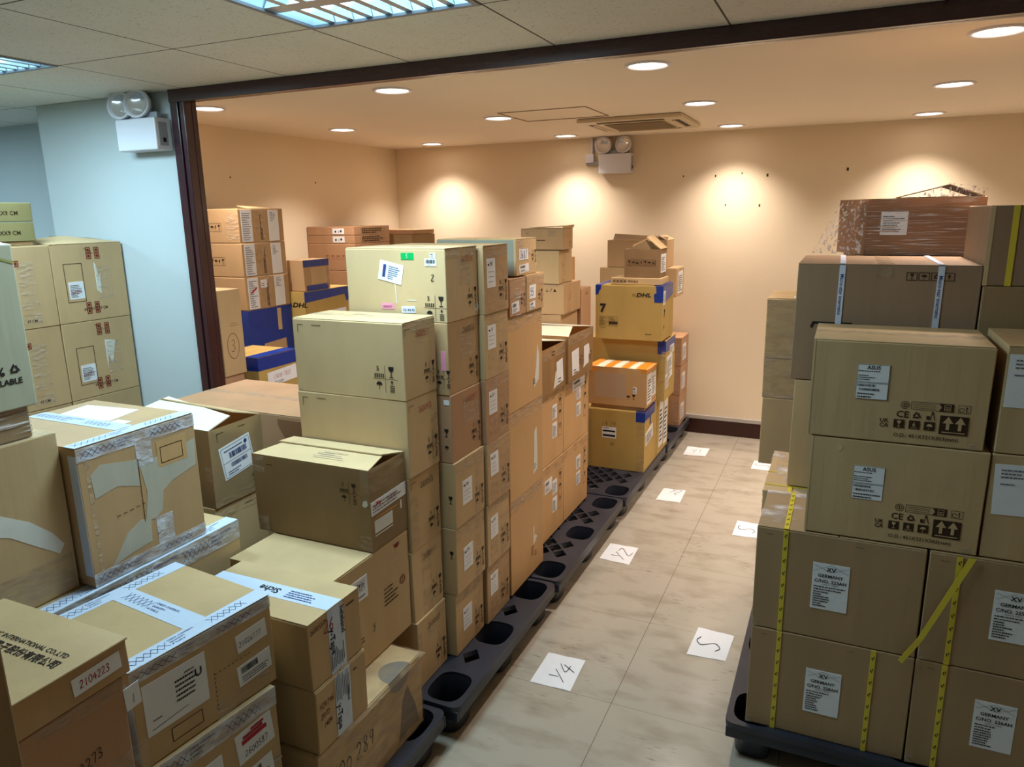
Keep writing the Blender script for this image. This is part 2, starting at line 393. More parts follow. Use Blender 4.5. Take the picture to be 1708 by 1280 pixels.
def noise(nt, L, src, scale, stretch=(1, 1, 1), lo=.5, hi=.6, detail=6):
    mp = nt.nodes.new('ShaderNodeMapping'); mp.inputs['Scale'].default_value = stretch; L(src, mp.inputs[0])
    n = nt.nodes.new('ShaderNodeTexNoise'); n.inputs['Scale'].default_value = scale; n.inputs['Detail'].default_value = detail; L(mp.outputs[0], n.inputs['Vector'])
    r = nt.nodes.new('ShaderNodeMapRange'); r.inputs[1].default_value = lo; r.inputs[2].default_value = hi; L(n.outputs['Fac'], r.inputs[0]); return r.outputs[0]
def mul(nt, L, a, b):
    m = nt.nodes.new('ShaderNodeMath'); m.operation = 'MULTIPLY'; L(a, m.inputs[0])
    if isinstance(b, float): m.inputs[1].default_value = b
    else: L(b, m.inputs[1])
    return m.outputs[0]

FLOOR, nt, p, L = nodes('vinyl_floor_tiles'); g = nt.nodes.new('ShaderNodeNewGeometry'); src = g.outputs['Position']
c = mixc(nt, L, noise(nt, L, src, 1.6, lo=.1, hi=.9, detail=2), rgb(178, 168, 152), rgb(164, 154, 138))
c = mixc(nt, L, mul(nt, L, noise(nt, L, src, 5, (1, 2.2, 1), .48, .85, 10), .75), c, rgb(122, 108, 90))
c = mixc(nt, L, mul(nt, L, mul(nt, L, noise(nt, L, src, 16, (1, 6, 1), .60, .68), noise(nt, L, src, 2.6, lo=.52, hi=.60)), .7), c, rgb(92, 84, 76))
jx = gridline(nt, L, src, 0, .6, -.665, .003); jy = gridline(nt, L, src, 1, .6, 2.925, .0025)
c = mixc(nt, L, mul(nt, L, jx, .75), c, rgb(96, 86, 74)); c = mixc(nt, L, mul(nt, L, jy, .55), c, rgb(96, 86, 74))
L(c, p.inputs['Base Color']); p.inputs['Roughness'].default_value = .16; p.inputs['Specular IOR Level'].default_value = .5
p.inputs['Roughness'].default_value = .2

CEILT, nt, p, L = nodes('mineral_ceiling_tiles'); g = nt.nodes.new('ShaderNodeNewGeometry'); src = g.outputs['Position']
c = mixc(nt, L, noise(nt, L, src, 1.3, lo=.4, hi=.65), rgb(222, 220, 214), rgb(212, 210, 202))
c = mixc(nt, L, mul(nt, L, noise(nt, L, src, 90, (1, 1.8, 1), .60, .70, 3), .5), c, rgb(120, 114, 100))
jx = gridline(nt, L, src, 0, .6155, -1.015, .007); jy = gridline(nt, L, src, 1, .6155, 2.058, .007)
c = mixc(nt, L, jx, c, rgb(82, 76, 66)); c = mixc(nt, L, jy, c, rgb(82, 76, 66))
L(c, p.inputs['Base Color']); p.inputs['Roughness'].default_value = .9
n = nt.nodes.new('ShaderNodeTexNoise'); n.inputs['Scale'].default_value = 120; L(src, n.inputs['Vector'])
b = nt.nodes.new('ShaderNodeBump'); b.inputs['Strength'].default_value = .5; b.inputs['Distance'].default_value = .004; L(n.outputs['Fac'], b.inputs['Height']); L(b.outputs[0], p.inputs['Normal'])

PAINTC = mat('cream_wall_paint', rgb(228, 210, 182), .75, .2, bump=(60, .05), var=(1.2, .03))
PAINTW = mat('pale_wall_paint', rgb(186, 194, 196), .7, .25, bump=(60, .05), var=(1.2, .02))
PLAST = mat('plaster_ceiling', rgb(232, 220, 202), .85, .15, var=(1.5, .02))
SKIRT = mat('skirting_brown', rgb(60, 30, 22), .35, .4); TRUNK = mat('skirting_grey', rgb(176, 168, 160), .5, .3)

# ---------------------------------------------------------------- room shell
struct(boxo('floor', -6.1, 2.6, -2.6, 6.05, -.1, 0, FLOOR))
th = [R4(x-.297, x+.297, y-.297, y+.297) for x, y in TROFFERS]
struct(plate('ceiling', [(-6, -2.5), (2.4, -2.5), (2.4, 2.67), (-3.93, 2.67), (-3.93, 3.13), (-6, 3.13)], th, 2.395, 2.42, CEILT))
ch = [circ(x, y, .082) for x in XL for y in YL]
struct(plate('ceiling', R4(-3.95, 2.5, 2.732, 6.0), ch, 2.40, 2.43, PLAST))
struct(boxo('wall_back', -3.95, 2.5, 5.95, 6.05, 0, 2.6, PAINTC))
struct(boxo('wall_left', -3.95, -3.85, 2.8, 5.95, 0, 2.6, PAINTC))
struct(boxo('wall_right', 2.4, 2.5, -2.5, 5.95, 0, 2.6, PAINTC))
struct(boxo('wall_middle', -3.93, -2.96, 2.675, 2.80, 0, 2.6, PAINTW))
struct(boxo('wall_recess', -6, -3.95, 3.13, 3.23, 0, 2.6, PAINTW))
struct(boxo('wall_pillar', -3.95, -3.93, 2.675, 3.13, 0, 2.6, PAINTW))
struct(boxo('wall_outer', -6.1, -6, -2.5, 3.23, 0, 2.6, PAINTW))
struct(boxo('wall_front', -6, 2.4, -2.6, -2.5, 0, 2.6, PAINTW))
# timber lining of the wide opening: post, head with its two track grooves
bm = bmesh.new()
for x0, x1, y0, y1 in ((-2.96, -2.912, 2.655, 2.735), (-2.909, -2.900, 2.662, 2.735), (-2.897, -2.872, 2.655, 2.700), (-2.897, -2.874, 2.703, 2.735)):
    bbox(bm, x0, x1, y0, y1, 0, 2.395, .003)
struct(frombm('trim_1', bm, WOOD))
bm = bmesh.new()
bbox(bm, -2.96, 2.4, 2.650, 2.672, 2.338, 2.396, .003); bbox(bm, -2.87, 2.4, 2.674, 2.698, 2.342, 2.42, .002)
bbox(bm, -2.87, 2.4, 2.698, 2.710, 2.356, 2.42); bbox(bm, -2.87, 2.4, 2.710, 2.735, 2.344, 2.42, .002)
struct(frombm('trim_2', bm, WOODH))
bm = bmesh.new(); bbox(bm, -3.85, 2.4, 5.935, 5.95, 0, .122, .002); struct(frombm('baseboard_back', bm, SKIRT))
bm = bmesh.new(); bbox(bm, -3.85, 2.4, 5.925, 5.95, .124, .158, .004); struct(frombm('trim_3', bm, TRUNK))
bm = bmesh.new(); bbox(bm, -3.85, -3.835, 2.82, 5.93, 0, .122, .002); struct(frombm('baseboard_left', bm, SKIRT))
# ceiling hatch outline beside the cassette
bm = bmesh.new()
for q in ((-1.98, -1.42, 4.20, 4.206), (-1.98, -1.42, 4.66, 4.666), (-1.98, -1.974, 4.2, 4.66), (-1.426, -1.42, 4.2, 4.66)): bbox(bm, *q, 2.396, 2.402)
struct(frombm('trim_4', bm, mat('hatch_joint', rgb(150, 132, 110), .8)))
bm = bmesh.new(); lathe(bm, [(0.0, 0), (.014, 0), (.018, .006)], (-2.80, 3.02, 2.392), 12)
# plug holes left in the walls
HOLE = mat('drill_hole', rgb(70, 50, 40), .9)
holes = [(-1.199, 2.075, 0), (-.951, 2.071, 1), (-.756, 2.082, 0), (-.569, 2.066, 2), (-.868, 1.849, 0), (-.615, 1.844, 1), (-.022, 2.089, 2)]
bm.free()
bm = bmesh.new()
for x, z, k in holes:
    bbox(bm, x-.004-.003*k, x+.004, 5.9485, 5.9497, z-.008-.004*k, z+.006)
struct(frombm('trim_5', bm, HOLE))
bm = bmesh.new()
for y, z in ((3.892, 2.076), (4.781, 2.068)): bbox(bm, -3.8497, -3.8485, y-.006, y+.006, z-.005, z+.005)
struct(frombm('trim_6', bm, HOLE))

# ---------------------------------------------------------------- lamps
DISC = mat('downlight_lens', (1, .95, .88), .4, .2, emit=((1.0, .86, .70), 9.0))
TUBE = mat('fluorescent_tube', (1, 1, 1), .4, .2, emit=((.62, .90, 1.0), 7.0))
HOUS = mat('louvre_metal', rgb(190, 205, 215), .3, .5, metal=.6)
ROWS = ['nearest the timber beam', 'in the middle row', 'nearest the back wall']; CNAME = ['in the far left column', 'second column from the left', 'third column from the left', 'fourth column from the left', 'in the far right column']
proto = empty('downlight', (0, 0, 2.4))
bm = bmesh.new(); lathe(bm, [(.098, .0), (.096, -.006), (.084, -.008), (.078, -.002), (.076, .02), (.076, .03)], n=40); frombm('trim_ring', bm, WPLAST, proto, True)
bm = bmesh.new(); rg = lathe(bm, [(.0765, -.001), (.04, -.0035), (.01, -.004)], n=40); bm.faces.new(rg[-1]); frombm('lens', bm, DISC, proto, True)
def dup(root, loc, rz=0):
    r = root.copy(); COL.objects.link(r); r.location = loc; r.rotation_euler.z = rz
    for ch in list(root.children):
        c2 = ch.copy(); COL.objects.link(c2); c2.parent = r
        for g2 in ch.children:
            d2 = g2.copy(); COL.objects.link(d2); d2.parent = c2
    return r
k = 0
for i, x in enumerate(XL):
    for j, y in enumerate(YL):
        o = proto if k == 0 else dup(proto, (x, y, 2.4)); o.location = (x, y, 2.4); k += 1
        thing(o, 'round recessed warm downlight, %s, %s' % (ROWS[j], CNAME[i]), 'ceiling light', 'round downlights in the plaster ceiling')
TN = ['louvred square ceiling light above the front of the timber opening', 'louvred square ceiling light at the upper left by the pale pillar',
      'louvred ceiling light at the far left of the room', 'louvred ceiling light behind the viewer on the left']
pr = None
for k, (x, y) in enumerate(TROFFERS):
    if pr is None:
        pr = empty('louvre_light', (x, y, 2.395))
        bm = bmesh.new()
        for q in ((-.305, .305, -.305, -.287), (-.305, .305, .287, .305), (-.305, -.287, -.287, .287), (.287, .305, -.287, .287)): bbox(bm, *q, -.004, .004)
        frombm('frame', bm, mat('fixture_edge', rgb(120, 128, 140), .4, .4), pr)
        bm = bmesh.new(); bbox(bm, -.296, .296, -.296, .296, .09, .095)
        for q in ((-.296, .296, -.296, -.29), (-.296, .296, .29, .296), (-.296, -.29, -.29, .29), (.29, .296, -.29, .29)): bbox(bm, *q, .0, .09)
        frombm('housing', bm, HOUS, pr)
        for ty in (-.19, 0, .19):
            bm = bmesh.new(); bbox(bm, -.27, .27, ty-.05, ty+.05, .055, .075, .01); frombm('tube', bm, TUBE, pr)
        bm = bmesh.new()
        for ty in (-.095, .095):
            vs = [bm.verts.new(q) for q in ((-.285, ty-.03, .004), (.285, ty-.03, .004), (.285, ty+.03, .004), (-.285, ty+.03, .004), (-.285, ty, .06), (.285, ty, .06))]
            for f in ((0, 3, 2, 1), (0, 1, 5, 4), (2, 3, 4, 5), (0, 4, 3), (1, 2, 5)): bm.faces.new([vs[i] for i in f])
        for q in range(1, 8):
            tx = -.285+.57*q/8; vs = [bm.verts.new(w2) for w2 in ((tx-.012, -.287, .004), (tx+.012, -.287, .004), (tx+.012, .287, .004), (tx-.012, .287, .004), (tx, -.287, .05), (tx, .287, .05))]
            for f in ((0, 1, 2, 3), (0, 4, 5, 3), (1, 2, 5, 4)): bm.faces.new([vs[i] for i in f])
        frombm('louvre', bm, HOUS, pr); o = pr
    else: o = dup(pr, (x, y, 2.395))
    thing(o, TN[k], 'ceiling light', 'louvred lights in the tile ceiling')

# ---------------------------------------------------------------- air conditioner cassette
t = thing(empty('ceiling_air_conditioner', (-1.32, 5.06, 2.40)), 'cream four-way air conditioner cassette in the plaster ceiling', 'air conditioner')
ACP = mat('cassette_plastic', rgb(206, 188, 158), .45, .4); SLOT = mat('vent_slot', rgb(46, 32, 22), .6); GR = mat('intake_grille', rgb(142, 122, 92), .6)
boxo('panel', -.34, .34, -.33, .33, -.028, -.001, ACP, t, .008)
for q in ((-.22, .22, -.29, -.262), (-.22, .22, .262, .29), (-.30, -.272, -.2, .2), (.272, .30, -.2, .2)): boxo('air_slot', *q, -.0295, -.026, SLOT, t)
for q in ((-.22, .22, -.262, -.245), (-.22, .22, .245, .262), (-.272, -.255, -.2, .2), (.255, .272, -.2, .2)): boxo('louvre_blade', *q, -.036, -.026, ACP, t, .002)
bm = bmesh.new(); bbox(bm, -.2, .2, -.2, .2, -.032, -.026)
for i in range(17): bbox(bm, -.19, .19, -.19+.0225*i, -.178+.0225*i, -.036, -.031)
frombm('intake_grille', bm, GR, t)

# ---------------------------------------------------------------- twin-head emergency lights
def emergency(x, z, ywall, w, h, lx, side, label, conduit):
    t = thing(empty('emergency_light', (x, ywall, z)), label, 'emergency light', 'twin-head emergency lights')
    boxo('battery_case', 0, w, -.095, -.002, 0, h, WPLAST, t, .006)
    boxo('indicator_panel', w-.001, w+.004, -.08, -.03, .02, h-.02, GPLAST, t)
    boxo('test_button', w+.003, w+.008, -.06, -.045, .035, .055, BLACK, t)
    boxo('bracket', .02, w-.02, -.06, -.035, h-.002, h+.03, GPLAST, t, .004)
    for k, (hx, ang) in enumerate(lx):
        bm = bmesh.new(); mt = Matrix.Translation((hx, -.075, h+.068)) @ Matrix.Rotation(ang, 4, 'Z') @ Matrix.Rotation(math.radians(82), 4, 'X')
        rg = lathe(bm, [(.02, -.045), (.052, -.035), (.066, -.005), (.068, .012), (.060, .014), (.052, -.004), (.02, -.02)], n=28, mtx=mt)
        bm.faces.new(rg[0]); bm.faces.new(rg[-1]); hd = frombm('lamp_head', bm, WPLAST, t, True)
        bm = bmesh.new(); rg = lathe(bm, [(.056, .0), (.035, -.012), (.012, -.016)], n=24, mtx=mt); bm.faces.new(rg[-1]); frombm('reflector', bm, CHROME, hd, True)
        bm = bmesh.new(); rg = lathe(bm, [(.059, .011), (.03, .018), (.008, .02)], n=24, mtx=mt); bm.faces.new(rg[-1]); frombm('lens', bm, GLASSY, hd, True)
        bm = bmesh.new(); lathe(bm, [(.012, 0), (.012, .04)], (hx, -.047, h+.02), 10); frombm('swivel', bm, GPLAST, t, True)
    if conduit:
        boxo('junction_box', -.13, -.06, -.04, -.002, .09, .16, WPLAST, t, .004)
        bm = bmesh.new(); lathe(bm, [(.012, .15), (.012, .285)], (-.08, -.02, 0), 12); frombm('conduit', bm, WPLAST, t, True)
        boxo('conduit_elbow', -.13, .0, -.03, -.006, .075, .095, GPLAST, t, .004)
emergency(-1.865, 2.113, 5.95, .265, .15, [(.03, .35), (.20, -.2)], 1, 'white twin-head emergency light on the cream back wall', True)
emergency(-3.25, 2.125, 2.675, .265, .145, [(.03, .2), (.145, .25)], 1, 'white twin-head emergency light on the pale pillar beside the timber post', False)

# ---------------------------------------------------------------- black plastic pallets
def pallet(x0, x1, y0, y1, label):
    cx, cy = (x0+x1)/2, (y0+y1)/2; W, D = x1-x0, y1-y0
    t = thing(empty('plastic_pallet', (cx, cy, 0)), label, 'pallet', 'black plastic pallets')
    hx, hy = W/2, D/2; cw, cd = .135, .165; holes = []; cups = []
    for i, px in enumerate((-hx+.02+cw/2, 0, hx-.02-cw/2)):
        for j, py in enumerate((-hy+.02+cd/2, 0, hy-.02-cd/2)):
            lp = []
            for a in range(28):
                th2 = 2*math.pi*a/28; c2, s2 = math.cos(th2), math.sin(th2)
                f = 1/(abs(c2)**3.2+abs(s2)**3.2)**(1/3.2)
                lp.append((px+cw/2*f*c2, py+cd/2*f*s2))
            holes.append(lp); cups.append((px, py))
    a, b = .040, .046; nx = int((W-.22)/(2*a)); ny = int((D-.24)/(2*b))
    sx, sy = (W-.11)/(nx), (D-.11)/(ny)
    for ii in range(2*nx+1):
        for jj in range(2*ny+1):
            if (ii+jj) % 2 == 0: continue
            px, py = -hx+.055+sx*ii/2, -hy+.055+sy*jj/2
            if any(abs(px-q[0]) < cw/2+sx*.45 and abs(py-q[1]) < cd/2+sy*.45 for q in cups): continue
            if abs(px) > hx-.055-sx*.3 or abs(py) > hy-.055-sy*.3: continue
            holes.append([(px-sx*.41, py), (px, py-sy*.41), (px+sx*.41, py), (px, py+sy*.41)])
    r = .03; outer = []
    for qx, qy, a0 in ((hx-r, hy-r, 0), (-hx+r, hy-r, 90), (-hx+r, -hy+r, 180), (hx-r, -hy+r, 270)):
        for k in range(5): outer.append((qx+r*math.cos(math.radians(a0+22.5*k)), qy+r*math.sin(math.radians(a0+22.5*k))))
    plate('deck', outer, holes, .118, .139, BLACKP, t)
    bm = bmesh.new()
    for q in ((-hx+.004, hx-.004, -hy+.004, -hy+.016), (-hx+.004, hx-.004, hy-.016, hy-.004), (-hx+.004, -hx+.016, -hy+.016, hy-.016), (hx-.016, hx-.004, -hy+.016, hy-.016)): bbox(bm, *q, .08, .12, .003)
    frombm('skirt', bm, BLACKP, t)
    for px, py in cups:
        bm = bmesh.new()
        n = 28; rings = []
        for sc, z in ((1.04, .12), (.86, .004), (.80, .0), (.72, .0), (.78, .012), (.97, .13)):
            ring = []
            for a2 in range(n):
                th2 = 2*math.pi*a2/n; c2, s2 = math.cos(th2), math.sin(th2); f = 1/(abs(c2)**3.2+abs(s2)**3.2)**(1/3.2)
                ring.append(bm.verts.new((px+cw/2*f*c2*sc, py+cd/2*f*s2*sc, z)))
            rings.append(ring)
        for ra, rb in zip(rings, rings[1:]):
            for i in range(n): bm.faces.new((ra[i], ra[(i+1) % n], rb[(i+1) % n], rb[i]))
        bm.faces.new(rings[4]); frombm('foot', bm, BLACKP, t, True)
pallet(-2.20, -1.115, -.09, .885, 'black pallet at the near left corner under the lidded brown carton')
pallet(-2.20, -1.12, .90, 1.885, 'black pallet in the left row, under the carton with the grey circle')
pallet(-2.20, -1.09, 1.905, 2.86, 'black pallet in the left row, under the six-high light brown cartons')
pallet(-2.20, -1.08, 2.875, 3.965, 'black pallet in the left row, under the tall gold-brown cartons, its near cups showing')
pallet(-2.20, -1.07, 3.98, 5.06, 'black pallet with its net deck bare in front of the yellow courier boxes')
pallet(-2.20, -1.06, 5.075, 5.90, 'black pallet in the left row, farthest one against the back wall')
pallet(-.24, .86, 2.205, 3.24, 'black pallet at the right under the strapped brown cartons')
pallet(-.21, .86, 3.26, 4.30, 'black pallet hidden behind the strapped brown cartons at the right')

# ---------------------------------------------------------------- paper sheets on the floor
def sheet(pts, marks, label, ink=None):
    cx = sum(p[0] for p in pts)/4; cy = sum(p[1] for p in pts)/4
    t = thing(empty('paper_sheet', (cx, cy, 0)), label, 'paper', 'white sheets taped to the floor')
    f = lambda u, v: [(pts[0][k]*(1-u)*(1-v)+pts[1][k]*u*(1-v)+pts[2][k]*u*v+pts[3][k]*(1-u)*v)-(cx, cy)[k] for k in (0, 1)]
    n = 6; vs = []; 
    for j in range(n+1):
        for i in range(n+1):
            x, y = f(i/n, j/n); vs.append((x, y, .0016+.0008*math.sin(i*1.7+j)))
    pydata('sheet', vs, [[j*(n+1)+i, j*(n+1)+i+1, (j+1)*(n+1)+i+1, (j+1)*(n+1)+i] for j in range(n) for i in range(n)], PAPER, t)
    if marks.v: pydata('pen_mark', [tuple(f(a, b))+(.0032,) for a, b in marks.v], marks.f, ink or INK, t)
def wr(txt, h, x, y, rot, lw): return Art().add(hand(txt, h, lw), x, y, 1, rot)
SH = [
 ([(-.997, 2.323), (-.831, 2.329), (-.839, 2.540), (-1.001, 2.535)], wr('Y4', .48, .72, .12, 68, .016), 'white sheet marked Y4 on the floor, nearest on the left of the aisle'),
 ([(-1.064, 3.440), (-.899, 3.427), (-.903, 3.638), (-1.063, 3.637)], wr('YZ', .50, .74, .12, 70, .016), 'white sheet with pen strokes, second from the front on the left of the aisle'),
 ([(-.978, 4.362), (-.826, 4.370), (-.831, 4.590), (-.976, 4.578)], wr('YZ', .4, .30, .70, -20, .014), 'white sheet with pen strokes, third from the front on the left of the aisle'),
 ([(-.997, 5.319), (-.835, 5.339), (-.833, 5.541), (-1.003, 5.537)], wr('Y1', .42, .32, .30, 10, .014), 'white sheet farthest along the left of the aisle, near the back wall'),
 ([(-.467, 2.748), (-.311, 2.760), (-.302, 2.962), (-.458, 2.972)], wr('S', .62, .72, .22, 78, .02), 'white sheet marked with a large S beside the right pallet'),
 ([(-.455, 4.005), (-.298, 4.015), (-.300, 4.212), (-.454, 4.222)], wr('S', .6, .70, .25, 78, .018), 'white sheet marked S half hidden behind the right stack, middle of the aisle'),
 ([(-.488, 5.185), (-.33, 5.19), (-.33, 5.39), (-.484, 5.376)], wr('S', .6, .70, .25, 78, .018), 'white sheet farthest along the right of the aisle, under the overhanging carton')]
for a in SH: sheet(*a)

# ================================================================ CARTONS, left row, stack by stack
B = Carton
def fourm(b, face, u=-.075, v=.075, h=.10, m=None): b.art(face, u, v, four_marks(h), m or BRINK)
# ---- nearest column of identical cartons (five high)
zs = [.14, .399, .667, .939, 1.2085, 1.468]
x1s = [-1.266, -1.273, -1.272, -1.266, -1.266]
names = ['bottom carton of the front five-high column, standing on the black pallet', 'light brown carton second from the bottom of the front five-high column',
         'light brown carton in the middle of the front five-high column', 'pale carton second from the top of the front five-high column, corner brackets printed',
         'pale carton on top of the front five-high column, glass and umbrella marks on its side']
COLA = []
for i in range(5):
    b = B(x1s[i]-.445, x1s[i], 1.95, 2.15, zs[i], zs[i+1], names[i], K[(0, 2, 0, 2, 2)[i]], top='flaps' if i == 4 else 'plain')
    fourm(b, 'R', -.045, .07, .085)
    b.hand('R', .07, -.055, ('2600553', '2600557', '2600576', '2600978', '2600557')[i], .020, RED if i > 2 else BRINK, 0, .0017)
    COLA.append(b)
    if i > 1:
        b.art('R', .012, -.022, Art().line([(0, -.02), (0, 0), (.03, 0)], .002), BRINK)
for b in COLA[3:]:
    b.art('F', .022, -.02, Art().line([(0, -.028), (0, 0), (.022, 0)], .0022).line([(.06, 0), (.098, 0)], .0022), BRINK)
fourm(COLA[4], 'F', -.076, .072, .094, INK)
COLA[4].tape('T', 0, .083, .44, .048, PTAPE); COLA[4].tape('R', .082, -.075, .05, .0745, TAPE)
COLA[4].art('T', .16, .12, micro(.09, .03, 3, random.Random(3)), GINK)
COLA[4].tape('R', .0, -.03, .2, .03, PTAPE); COLA[4].tape('F', .0, .0, .02, .02, PTAPE)
COLA[0].tape('R', .075, .16, .05, .05, PTAPE); COLA[0].tape('R', .0, .12, .025, .1, PTAPE)
COLA[2].tape('R', .0, .0, .05, .20, TAPE); COLA[1].tape('R', .06, .0, .06, .25, TAPE); COLA[3].tape('R', .15, .02, .045, .2, TAPE)
# ---- second column, six high
zs = [.14, .400, .669, .925, 1.178, 1.437, 1.693]
x1s = [-1.238, -1.226, -1.222, -1.228, -1.231, -1.229]
od = ['bottom', 'second from the bottom', 'third from the bottom', 'fourth from the bottom', 'second from the top', 'top']
for i in range(6):
    wx = .44 if i < 5 else .41
    lab = 'light brown carton, %s in the second column, %s' % (od[i], ['white label on end', 'white label on end', 'white label on end', 'red number', 'pink sticker at its left', ''][i])
    if i == 5: lab = 'pale carton topping the second column, green sticker and tilted white label on its side'
    b = B(x1s[i]-wx, x1s[i], 2.175, 2.412, zs[i], zs[i+1], lab, K[(0, 0, 0, 3, 1, 2)[i]], top='flaps' if i == 5 else 'plain')
    fourm(b, 'R', -.045, .07, .085)
    if i < 3:
        b.label('R', .055, .075, .075, .095, 'lines', 0, 10+i); b.tape('R', .155, 0, .05, .25, TAPE)
        b.tape('R', .0, -.05, .237, .05, PTAPE)
    else:
        b.hand('R', .11, -.05, ('', '', '', '2600557', '2600576', '2600576')[i], .021, RED if i != 4 else BRINK, 0, .0017)
        b.tape('R', .09, .12, .09, .10, PTAPE)
    if i == 3: b.label('F', -.03, -.035, .022, .018, 'none'); b.tape('R', -.04, .05, .02, .14, PTAPE)
    if i == 4: b.patch('F', -.030, .09, .02, .07, PINK, 'pink_sticker'); fourm(b, 'F', -.02, .06, .07, INK)
    if i == 1: b.art('F', -.02, .15, glass(.03), INK)
    if i == 2: b.art('F', -.02, .10, glass(.03), INK)
    if i == 3: b.art('F', -.022, .10, glass(.03), INK); b.art('F', -.022, .05, umbrella(.02), INK)
    if i == 5:
        b.patch('F', .235, -.037, .052, .024, GREEN, 'green_sticker'); b.art('F', .256, -.031, hand('5', .013, .0016), PAPER, 'sticker_print', .0022)
        b.label('F', .135, .150, .098, .07, 'none', -12, 21, PAPER)
        b.art('F', .152, .152, Art().rect(0, .008, .012, .045).add(micro(.05, .05, 7, random.Random(5)), .022, .004), BINK, 'label_print', .0022, -12)
        b.label('F', .33, -.058, .046, .026, 'code', 0, 3); b.label('F', .352, -.030, .022, .017, 'small', 0, 4)
        b.art('F', .352, .148, hand('Z', .022, .0026), INK, 'handwriting', .0015, 0)
        fourm(b, 'F', -.045, .052, .09, INK)
        b.patch('F', .145, .042, .052, .022, PINK, 'pink_sticker'); b.art('F', .150, .048, text('2600557', .008), DRED, 'sticker_print', .0018)
        b.label('F', .228, .030, .056, .024, 'none', 2, 6); b.art('F', .233, .037, text('TE149.95', .009, .01), BINK, 'label_print', .0024, 2)
        b.patch('F', .207, .065, .003, .09, TEAR, 'tear_mark', rot=3); b.patch('F', .252, .075, .038, .003, TEAR, 'tear_mark')
        b.tape('T', 0, .095, .41, .048, PTAPE); b.tape('R', 0, -.03, .237, .03, PTAPE)
        b.patch('R', -.03, .015, .03, .03, TEAR, 'torn_label', pts=[(0, .01), (.02, 0), (.032, .018), (.02, .034), (.004, .03)])
    # ---- third column, six high
zs = [.14, .397, .668, .923, 1.182, 1.434, 1.691]
x1s = [-1.226, -1.219, -1.211, -1.213, -1.211, -1.208]
for i in range(6):
    lab = 'brown taped carton, %s in the third column, white label on end' % od[i]
    b = B(x1s[i]-.44, x1s[i], 2.424, 2.640, zs[i], zs[i+1], lab, K[(1, 0, 1, 3, 0, 1)[i]], top='flaps' if i == 5 else 'plain')
    b.label('R', .028, .115 if i < 5 else .10, .07, .092 if i < 5 else .11, 'lines', 0, 30+i); fourm(b, 'R', -.05, .08, .09)
    b.tape('R', .028, .01, .072, .10, TAPE); b.tape('R', .0, -.045, .213, .045, PTAPE); b.tape('R', .115, .01, .09, .19, TAPE)
    if i < 2: b.art('F', -.05, .1, glass(.02), INK)
# ---- fourth column: three tall tan cartons
zs = [.15, .583, .983, 1.392]
for i in range(3):
    lab = ['lowest', 'middle', 'uppermost'][i]
    b = B(-1.80, -1.222, 2.655, 3.03, zs[i], zs[i+1], 'tall plain gold-brown carton with torn white label, %s of three in the left row' % lab, K_GLD, top='flaps' if i == 2 else 'plain')
    b.tape('R', .0, -.055, .375, .055, PTAPE)
    b.tape('R', .01, -.03, .36, .02, PTAPE, 1)
    if i == 2: b.patch('R', .27, .06, .06, .20, TEAR, 'torn_label', pts=[(0, 0), (.06, .03), (.065, .14), (.045, .20), (.028, .10)])
    if i == 1: b.patch('R', .255, .05, .05, .2, TEAR, 'torn_label', pts=[(0, 0), (.05, .02), (.052, .12), (.045, .22), (.02, .20), (.012, .06)])
    if i == 0: b.patch('R', .25, .13, .04, .1, TEAR, 'torn_label', pts=[(0, 0), (.01, .01), (.045, .035), (.03, .05), (.012, .045), (.014, .10), (.002, .09)]); b.art('R', .22, .09, micro(.06, .05, 4, random.Random(9)), BRINK)
    b.art('R', .262, .075, micro(.04, .03, 3, random.Random(8)), BRINK)
# on top of it: two small taped cartons and one longer carton with cool light painted on its front
b = B(-1.60, -1.215, 2.665, 2.832, 1.392, 1.545, 'brown crinkle-taped carton with white slip, left under the carton labelled 3687', K_RED, top='flaps')
b.label('R', .02, .012, .075, .045, 'small', 4, 41); b.tape('R', 0, -.10, .165, .10, PTAPE); b.art('R', .135, .06, four_marks(.06), BRINK); b.tape('R', .06, .0, .05, .12, WRAP)
b = B(-1.60, -1.215, 2.836, 3.03, 1.392, 1.550, 'brown crinkle-taped carton with 55 on its label, right under the carton labelled 3687', K_BRN, top='flaps')
b.label('R', .03, .055, .07, .06, 'none', 0, 42); b.hand('R', .038, .07, '55', .03, BINK, 0, .003)
b.label('R', .035, .006, .06, .032, 'small', 6, 43); b.art('R', .155, .06, four_marks(.06), BRINK); b.tape('R', 0, -.05, .19, .05, PTAPE)
b = B(-1.60, -1.228, 2.765, 2.985, 1.551, 1.703, 'tan carton, cool light painted on front, blue print, label 3687, topmost behind the third column', K_TAN, top='flapsy')
b.label('R', .03, .065, .095, .045, 'none', 0, 44); b.hand('R', .04, .072, '3687', .03, BINK, 0, .0028)
b.label('R', .03, .008, .10, .035, 'small', 3, 45); b.tape('R', .03, -.07, .12, .07, WRAP); b.art('R', -.03, .075, four_marks(.06), BRINK)
b.patch('F', 0, 0, .36, .15, COOL_SIDE, 'cool_lit_side'); b.patch('F', .30, .02, .04, .05, mat('blue_label', rgb(120, 170, 196), .4), 'blue_label'); b.label('F', .30, .075, .03, .06, 'small', 90, 46)
